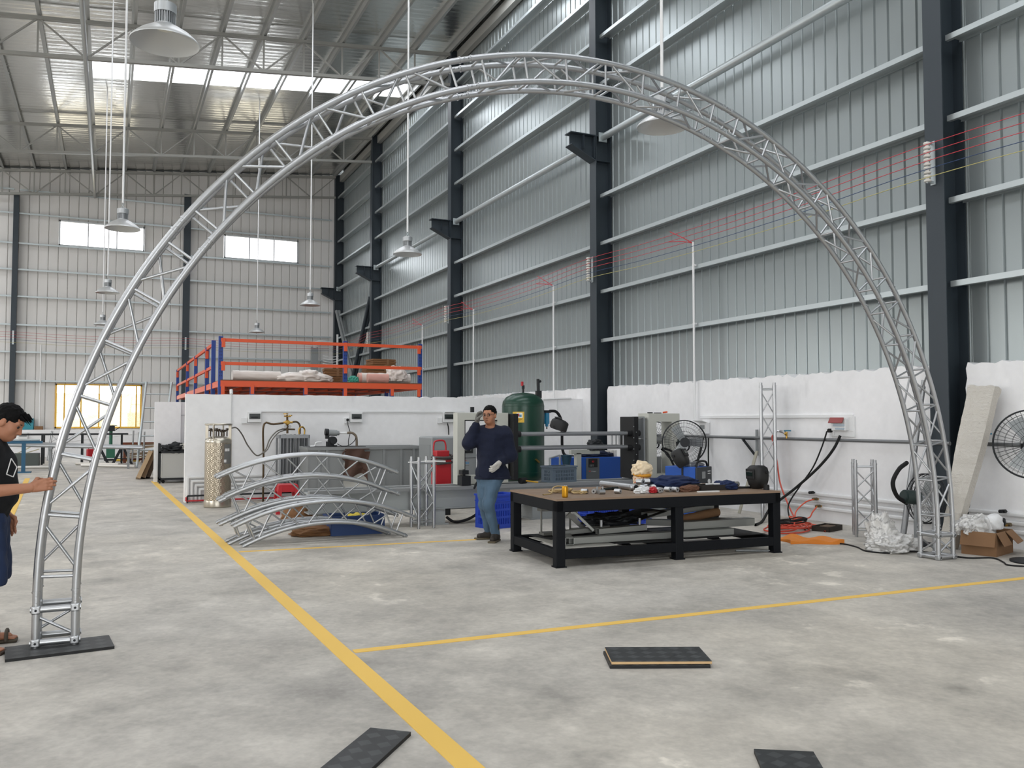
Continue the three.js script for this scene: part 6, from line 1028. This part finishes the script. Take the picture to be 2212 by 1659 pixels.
// head in its own frame: centre of the skull at the origin, face along +z, height about 0.23
function headField() {
  const skull = ell(0, 0.028, -0.012, 0.075, 0.088, 0.094), face = ell(0, -0.025, 0.024, 0.062, 0.086, 0.066), jaw = ell(0, -0.078, 0.034, 0.044, 0.034, 0.05), cheek = [ell(-0.04, -0.03, 0.052, 0.024, 0.03, 0.026), ell(0.04, -0.03, 0.052, 0.024, 0.03, 0.026)];
  const nose = bonesField([[0, 0.012, 0.086, 0.008, 0, -0.026, 0.104, 0.0105]], 0.01), nost = bonesField([[-0.011, -0.031, 0.092, 0.008, 0.011, -0.031, 0.092, 0.008]], 0.01), brow = bonesField([[-0.042, 0.026, 0.073, 0.011, 0.042, 0.026, 0.073, 0.011]], 0.01);
  const ears = [ell(-0.077, -0.012, -0.006, 0.011, 0.031, 0.019), ell(0.077, -0.012, -0.006, 0.011, 0.031, 0.019)], sock = [ell(-0.031, 0.006, 0.096, 0.018, 0.011, 0.014), ell(0.031, 0.006, 0.096, 0.018, 0.011, 0.014)], lip = bonesField([[-0.018, -0.06, 0.084, 0.008, 0.018, -0.06, 0.084, 0.008]], 0.01), mouth = ell(0, -0.06, 0.096, 0.022, 0.0028, 0.012), neck = bonesField([[0, -0.06, -0.015, 0.052, 0, -0.17, -0.04, 0.056]], 0.02);
  return (x, y, z) => { let d = smin(skull(x, y, z), face(x, y, z), 0.03); d = smin(d, jaw(x, y, z), 0.03); d = smin(d, neck(x, y, z), 0.03); for (const c of cheek) d = smin(d, c(x, y, z), 0.02); d = smin(d, brow(x, y, z), 0.014); for (const s of sock) d = smax(d, -s(x, y, z), 0.008); d = smin(d, nose(x, y, z), 0.01); d = smin(d, nost(x, y, z), 0.008); d = smin(d, lip(x, y, z), 0.008); d = smax(d, -mouth(x, y, z), 0.003); for (const e of ears) d = smin(d, e(x, y, z), 0.008); return d; };
}
const headGeo = surfaceNet(headField(), [-0.1, -0.18, -0.12], [0.1, 0.125, 0.125], 0.0045);
function hairGeo(fringe, len) { // a cap of short hair over the skull, cut clear of face and ears
  const cap = ell(0, 0.034, -0.016, 0.083, 0.094, 0.1), f = (x, y, z) => { let d = cap(x, y, z) + 0.004 * n3(x * 90, y * 90, z * 90, 1); const line = fringe - 0.45 * Math.max(0, z) * 0 ; d = smax(d, -(y - (z > 0.02 ? line - (Math.abs(x) > 0.05 ? 0.03 : 0) : -len + 0.9 * Math.max(0, z + 0.03))), 0.012); const skin = ell(0, 0.028, -0.012, 0.07, 0.083, 0.089)(x, y, z); return Math.max(d, -skin); };
  return surfaceNet(f, [-0.1, -0.1, -0.13], [0.1, 0.14, 0.1], 0.004);
}
// open hand in its own frame: wrist at the origin, fingers along +y, palm facing +z, thumb towards -x (mirror with sx)
function handField(curl, sx = 1, thick = 0) {
  const B = []; const F = [[-0.03, 0.088, 0.072], [-0.010, 0.094, 0.08], [0.011, 0.09, 0.074], [0.03, 0.08, 0.058]];
  F.forEach(([x, y0, L], i) => { const c = curl[i]; let p = [x, y0, 0.0], a = c * 0.35; const seg = [0.45, 0.31, 0.24]; B.push([x * 0.7 * sx, 0.03, 0, 0.0135 + thick, x * sx, y0, 0, 0.0105 + thick]); let r = 0.0095; for (let s = 0; s < 3; s++) { const q = [p[0] * (s ? 1.0 : 1) + x * 0.05, p[1] + Math.cos(a) * L * seg[s], p[2] + Math.sin(a) * L * seg[s]]; B.push([p[0] * sx, p[1], p[2], r + thick, q[0] * sx, q[1], q[2], r - 0.001 + thick]); p = q; r -= 0.001; a += c * 0.62; } });
  B.push([-0.012 * sx, 0.012, 0.002, 0.021 + thick, -0.024 * sx, 0.06, 0.002, 0.015 + thick], [0.014 * sx, 0.012, 0.0, 0.02 + thick, 0.024 * sx, 0.06, 0.0, 0.014 + thick]);
  const tc = curl[4]; B.push([-0.022 * sx, 0.022, 0.008, 0.016 + thick, -0.052 * sx, 0.05, 0.014 + 0.02 * tc, 0.0125 + thick], [-0.052 * sx, 0.05, 0.014 + 0.02 * tc, 0.012 + thick, (-0.062 + 0.02 * tc) * sx, 0.078, 0.022 + 0.035 * tc, 0.0105 + thick], [(-0.062 + 0.02 * tc) * sx, 0.078, 0.022 + 0.035 * tc, 0.0105 + thick, (-0.06 + 0.035 * tc) * sx, 0.102, 0.03 + 0.045 * tc, 0.0085 + thick]);
  B.push([0, -0.02, 0, 0.024 + thick, 0, 0.02, 0, 0.022 + thick]);
  return B;
}
function handGeo(curl, sx, thick, h = 0.0035) { const B = handField(curl, sx, thick), [lo, hi] = bounds(B, 0.012); return surfaceNet(bonesField(B, 0.009), lo, hi, h); }
function placed(g, at, yAxis, zAxis) { // moves a shape so that its +y and +z follow the given directions
  const y = V(...yAxis).normalize(), x = V(0, 0, 0).crossVectors(y, V(...zAxis)).normalize(), z = V(0, 0, 0).crossVectors(x, y), q = g.clone(); q.applyMatrix4(new THREE.Matrix4().makeBasis(x, y, z).setPosition(...at)); return q;
}
const skin = std(0xa8765a, 0.55), skin2 = std(0xa97458, 0.55), hairM = new THREE.MeshPhysicalMaterial({ color: 0x070606, roughness: 0.75, specularIntensity: 0.35 }), denim = std(0x4d6478, 0.9, 0, { bumpMap: bumpFine, bumpScale: 0.004 }), denimDark = std(0x1c2c4c, 0.9, 0, { bumpMap: bumpFine, bumpScale: 0.004 }), boot = std(0x2d2722, 0.7);
const cloth = (B, k, cut, h = 0.011, fold = 0.007) => { const [lo, hi] = bounds(B, 0.04), f = bonesField(B, k); return surfaceNet((x, y, z) => { const d = f(x, y, z) + fold * n3(x * 22, y * 16, z * 22, 2) + fold * 0.6 * n3(x * 9 + y * 7, y * 30, z * 11, 5); return cut ? Math.max(d, cut(x, y, z)) : d; }, lo, hi, h); };
function eyesAndBrows(parent, M4) { const ap = (g) => g.applyMatrix4(M4); mesh('eye', [-1, 1].map((s) => ap(put(new THREE.SphereGeometry(0.0125, 14, 10), s * 0.031, 0.005, 0.0755))), std(0x2a211c, 0.25), parent); mesh('eyebrow', [-1, 1].map((s) => ap(put(rbox(0.032, 0.006, 0.008, 0.003), s * 0.031, 0.0275, 0.0835, 0, s * 0.25, -s * 0.12))), hairM, parent); mesh('lips', ap(put(rbox(0.034, 0.007, 0.008, 0.003), 0, -0.062, 0.09)), std(0x7d4a42, 0.6), parent); }
{ // ---- worker in navy, walking behind the table; local x to the right of the picture, z towards the camera
  const t = thing('person', 'worker in a navy sweatshirt, jeans and glasses, one gloved hand raised beside his face', 'person', [4.33, 0, -9.9], -0.414);
  const H = new THREE.Matrix4().makeRotationFromEuler(new THREE.Euler(0.05, -0.42, 0.04, 'YXZ')).setPosition(-0.003, 1.565, 0.03);
  const legs = [[-0.07, 0.84, 0, 0.095, -0.065, 0.45, 0.0, 0.062], [-0.065, 0.45, 0.0, 0.06, -0.01, 0.09, -0.14, 0.042], [0.085, 0.84, 0.0, 0.098, -0.02, 0.47, 0.17, 0.064], [-0.02, 0.47, 0.17, 0.062, 0.07, 0.09, 0.08, 0.043]];
  const trunk = [[0.0, 0.86, 0, 0.135, 0.02, 1.1, 0.0, 0.14], [0.02, 1.1, 0, 0.14, 0.01, 1.26, 0.0, 0.15], [-0.12, 1.315, 0, 0.085, 0.15, 1.315, 0, 0.085], [0.01, 1.3, 0, 0.08, 0.0, 1.42, 0.0, 0.055]];
  const armR = [[-0.165, 1.325, 0.0, 0.062, -0.262, 1.2, 0.1, 0.05], [-0.262, 1.2, 0.1, 0.047, -0.165, 1.465, 0.15, 0.033]];
  const armL = [[0.195, 1.315, 0.0, 0.065, 0.258, 1.06, 0.0, 0.05], [0.258, 1.06, 0.0, 0.046, 0.13, 0.985, 0.19, 0.033]];
  const B = [...trunk, ...armR, ...armL, ...legs], bf = bonesField(B, 0.05), [lo, hi] = bounds(B, 0.03);
  mesh('body', [surfaceNet(bf, lo, hi, 0.014), headGeo.clone().applyMatrix4(H)], skin, t);
  mesh('hair', hairGeo(0.062, 0.045).applyMatrix4(H), hairM, t);
  eyesAndBrows(t, H);
  const gm = std(0x2a2624, 0.3, 0.4), gg = (s) => put(new THREE.TorusGeometry(0.019, 0.0018, 6, 20), s * 0.031, 0.004, 0.099).applyMatrix4(H);
  const glasses = mesh('glasses', [gg(-1), gg(1), rod(V(-0.012, 0.007, 0.1), V(0.012, 0.007, 0.1), 0.0018, 6).applyMatrix4(H), ...[-1, 1].map((s) => rod(V(s * 0.05, 0.008, 0.096), V(s * 0.08, 0.006, 0.0), 0.002, 6).applyMatrix4(H))], gm, t);
  const sweat = [...grow(trunk.slice(0, 3), 0.028), [-0.04, 0.82, 0, 0.13, 0.11, 0.82, 0, 0.14], [0.0, 1.3, 0, 0.1, 0.0, 1.385, 0, 0.07], [-0.165, 1.325, 0.0, 0.083, -0.255, 1.225, 0.09, 0.082], [-0.255, 1.225, 0.09, 0.08, -0.175, 1.44, 0.145, 0.05], [0.2, 1.315, 0.0, 0.088, 0.262, 1.06, 0.0, 0.08], [0.262, 1.06, 0.0, 0.078, 0.145, 0.995, 0.17, 0.052]];
  mesh('sweatshirt', cloth(sweat, 0.06, (x, y, z) => Math.max(0.775 - y, -(Math.hypot(x, (y - 1.45) * 1.2, z - 0.06) - 0.075))), std(0x0b142c, 0.92, 0, { bumpMap: bumpFine, bumpScale: 0.003 }), t);
  mesh('hem_band', cloth([[-0.05, 0.785, 0, 0.142, 0.12, 0.785, 0, 0.148]], 0.03, (x, y) => Math.max(0.765 - y, y - 0.8), 0.01, 0.003), std(0x0a1228, 0.92), t);
  mesh('jeans', cloth([...grow(legs, 0.01), [-0.02, 0.82, 0, 0.125, 0.06, 0.82, 0, 0.125]], 0.04, (x, y) => Math.max(0.075 - y, y - 0.86)), denim, t);
  const bootG = (ax, az, dx, dz) => { const L = Math.hypot(dx, dz), q = [dx / L, dz / L]; const bb = [[ax, 0.2, az, 0.05, ax, 0.06, az, 0.05], [ax - q[0] * 0.03, 0.045, az - q[1] * 0.03, 0.045, ax + q[0] * 0.13, 0.04, az + q[1] * 0.13, 0.038]]; const [l, h] = bounds(bb, 0.02), f = bonesField(bb, 0.05); return surfaceNet((x, y, z) => Math.max(f(x, y, z), 0.002 - y, y - 0.21), l, h, 0.007); };
  const b1 = mesh('boot', bootG(-0.005, -0.14, -0.9, 0.35), boot, t), b2 = mesh('boot', bootG(0.072, 0.08, -0.25, 0.9), boot, t);
  for (const [ax, az, dx, dz] of [[-0.005, -0.14, -0.93, 0.36], [0.072, 0.08, -0.27, 0.96]]) mesh('boot_sole', put(rbox(0.1, 0.022, 0.27, 0.01), ax + dx * 0.055, 0.011, az + dz * 0.055, 0, Math.atan2(dx, dz), 0), std(0x59503f, 0.8), t);
  mesh('glove', placed(handGeo([0.9, 0.95, 1.0, 1.05, 0.9], 1, 0.003), [-0.16, 1.475, 0.152], [0.2, 1, 0.1], [0.75, -0.1, 0.5]), std(0x6b6a66, 0.85), t, 'grey work glove on the raised hand');
  mesh('glove', placed(handGeo([0.6, 0.7, 0.8, 0.9, 0.5], -1, 0.003), [0.125, 0.982, 0.2], [-0.62, -0.62, 0.25], [-0.5, 0.3, -0.8]), std(0xb9b6b0, 0.85), t, 'pale work glove on the lowered hand');
}
{ // ---- man in black at the left edge, holding the arch leg; local frame shares the hall's axes
  const ox = -0.8, oz = -6.62, t = thing('person', 'man in black t-shirt and denim shorts at the left edge, holding the arch', 'person', [ox, 0, oz]);
  // face turned along +x and bowed down
  const H = new THREE.Matrix4().makeBasis(V(0, 0, -1), V(0.52, 0.855, 0), V(0.855, -0.52, 0)).multiply(new THREE.Matrix4().makeRotationY(-0.22)).setPosition(0.188, 1.485, 0.03);
  const legs = [[0.05, 0.88, 0.09, 0.1, 0.07, 0.47, 0.11, 0.065], [0.07, 0.47, 0.11, 0.062, -0.02, 0.09, 0.12, 0.042], [0.05, 0.88, -0.09, 0.1, 0.07, 0.47, -0.12, 0.065], [0.07, 0.47, -0.12, 0.062, 0.02, 0.09, -0.14, 0.042]];
  const trunk = [[0.02, 0.9, -0.05, 0.135, 0.02, 0.9, 0.05, 0.135], [0.05, 1.05, 0, 0.165, 0.06, 1.2, 0.0, 0.15], [0.04, 1.31, -0.13, 0.08, 0.04, 1.31, 0.13, 0.08], [0.05, 1.33, 0, 0.075, 0.14, 1.42, 0.0, 0.056]];
  const armN = [[0.03, 1.31, 0.19, 0.058, 0.06, 1.045, 0.27, 0.046], [0.06, 1.045, 0.27, 0.047, 0.344, 1.062, 0.231, 0.031]];
  const armF = [[0.03, 1.31, -0.19, 0.058, 0.08, 1.05, -0.22, 0.046], [0.08, 1.05, -0.22, 0.044, 0.165, 0.87, -0.2, 0.03]];
  const feet = [[-0.03, 0.05, 0.12, 0.036, 0.15, 0.04, 0.17, 0.03], [0.0, 0.05, -0.15, 0.036, 0.2, 0.035, -0.16, 0.03]];
  const B = [...trunk, ...armN, ...armF, ...legs, ...feet], bf = bonesField(B, 0.045), [lo, hi] = bounds(B, 0.03);
  const toes = []; for (const [fx, fz, a] of [[0.15, 0.17, 0.27], [0.2, -0.16, 0]]) for (let k = 0; k < 5; k++) { const w = -0.032 + 0.016 * k, c = Math.cos(a), s = Math.sin(a); const L = 0.05 - 0.004 * Math.abs(k - 1); toes.push([fx - w * s, 0.034, fz + w * c, 0.011, fx + L * c - w * s, 0.026, fz + L * s + w * c, 0.009]); }
  const [tl, th] = bounds(toes, 0.02);
  mesh('body', [surfaceNet(bf, lo, hi, 0.012), headGeo.clone().applyMatrix4(H),
    placed(handGeo([0.75, 0.75, 0.78, 0.85, 0.9], -1, 0.0), [0.342, 1.063, 0.23], [0.95, 0.2, -0.12], [0.0, -0.2, -0.95]),
    placed(handGeo([0.5, 0.55, 0.6, 0.65, 0.3], 1, 0.0), [0.165, 0.87, -0.2], [0.25, -0.95, 0.05], [-0.2, 0, 1]), surfaceNet(bonesField(toes, 0.008), tl, th, 0.005)], skin2, t);
  mesh('hair', hairGeo(0.045, 0.05).applyMatrix4(H), hairM, t);
  mesh('fringe', (() => { const g = []; const r = rng(4); for (let k = 0; k < 26; k++) { const x = -0.06 + 0.12 * r(), y = 0.07 + 0.04 * r(); g.push(rod(V(x, y, 0.06), V(x + 0.02 * (r() - 0.5), y - 0.02, 0.105 + 0.01 * r()), 0.007, 5, 0.001)); } return merge(g).applyMatrix4(H); })(), hairM, t);
  eyesAndBrows(t, H);
  const shirt = [[0.03, 0.88, -0.06, 0.145, 0.03, 0.88, 0.06, 0.145], [0.065, 1.03, 0, 0.195, 0.07, 1.2, 0.0, 0.172], [0.04, 1.31, -0.13, 0.1, 0.04, 1.31, 0.13, 0.1], [0.05, 1.33, 0, 0.09, 0.09, 1.385, 0.0, 0.074], [0.03, 1.31, 0.19, 0.085, 0.05, 1.14, 0.24, 0.082], [0.03, 1.31, -0.19, 0.085, 0.1, 1.14, -0.21, 0.08]];
  mesh('t_shirt', cloth(shirt, 0.07, (x, y, z) => Math.max(0.77 - y, -(Math.hypot(x - 0.17, (y - 1.45), z) - 0.08), z > 0.18 || z < -0.17 ? 1.12 - y - (x - 0.05) * 0.1 : -1)), std(0x0b0c10, 0.9, 0, { bumpMap: bumpFine, bumpScale: 0.002 }), t);
  mesh('shorts', cloth([[0.02, 0.86, -0.05, 0.15, 0.02, 0.86, 0.05, 0.15], [0.07, 0.82, 0.09, 0.135, 0.1, 0.46, 0.11, 0.118], [0.07, 0.82, -0.09, 0.135, 0.1, 0.46, -0.12, 0.118]], 0.05, (x, y) => Math.max(0.43 - y, y - 0.9)), denimDark, t);
  const sandal = (fx, fz, a) => { const g = [put(rbox(0.28, 0.022, 0.1, 0.011), fx, 0.011, fz, 0, -a, 0)]; const c = Math.cos(a), s = Math.sin(a); for (const o of [0.02, 0.075]) g.push(tube([[-0.055, 0.015], [-0.04, 0.07], [0, 0.082], [0.04, 0.07], [0.055, 0.015]].map(([w, y]) => [fx + o * c - w * s, y, fz + o * s + w * c]), 0.012, 6)); return g; };
  mesh('sandal', sandal(0.08, 0.15, 0.27), std(0x3a2a1f, 0.75), t, 'brown open sandal'); mesh('sandal', sandal(0.12, -0.157, 0), std(0x4a4338, 0.8), t, 'grey-brown sandal');
  mesh('shirt_print', [[0.22, 1.25, 0.12, 0.25, 1.19, 0.08], [0.25, 1.19, 0.08, 0.235, 1.13, 0.13], [0.235, 1.13, 0.13, 0.2, 1.15, 0.17], [0.2, 1.15, 0.17, 0.22, 1.25, 0.12]].map(([a, b, c, d, e, f]) => rod(V(a, b, c), V(d, e, f), 0.0035, 5)), M.white, t);
}
renderer.render(scene, camera);
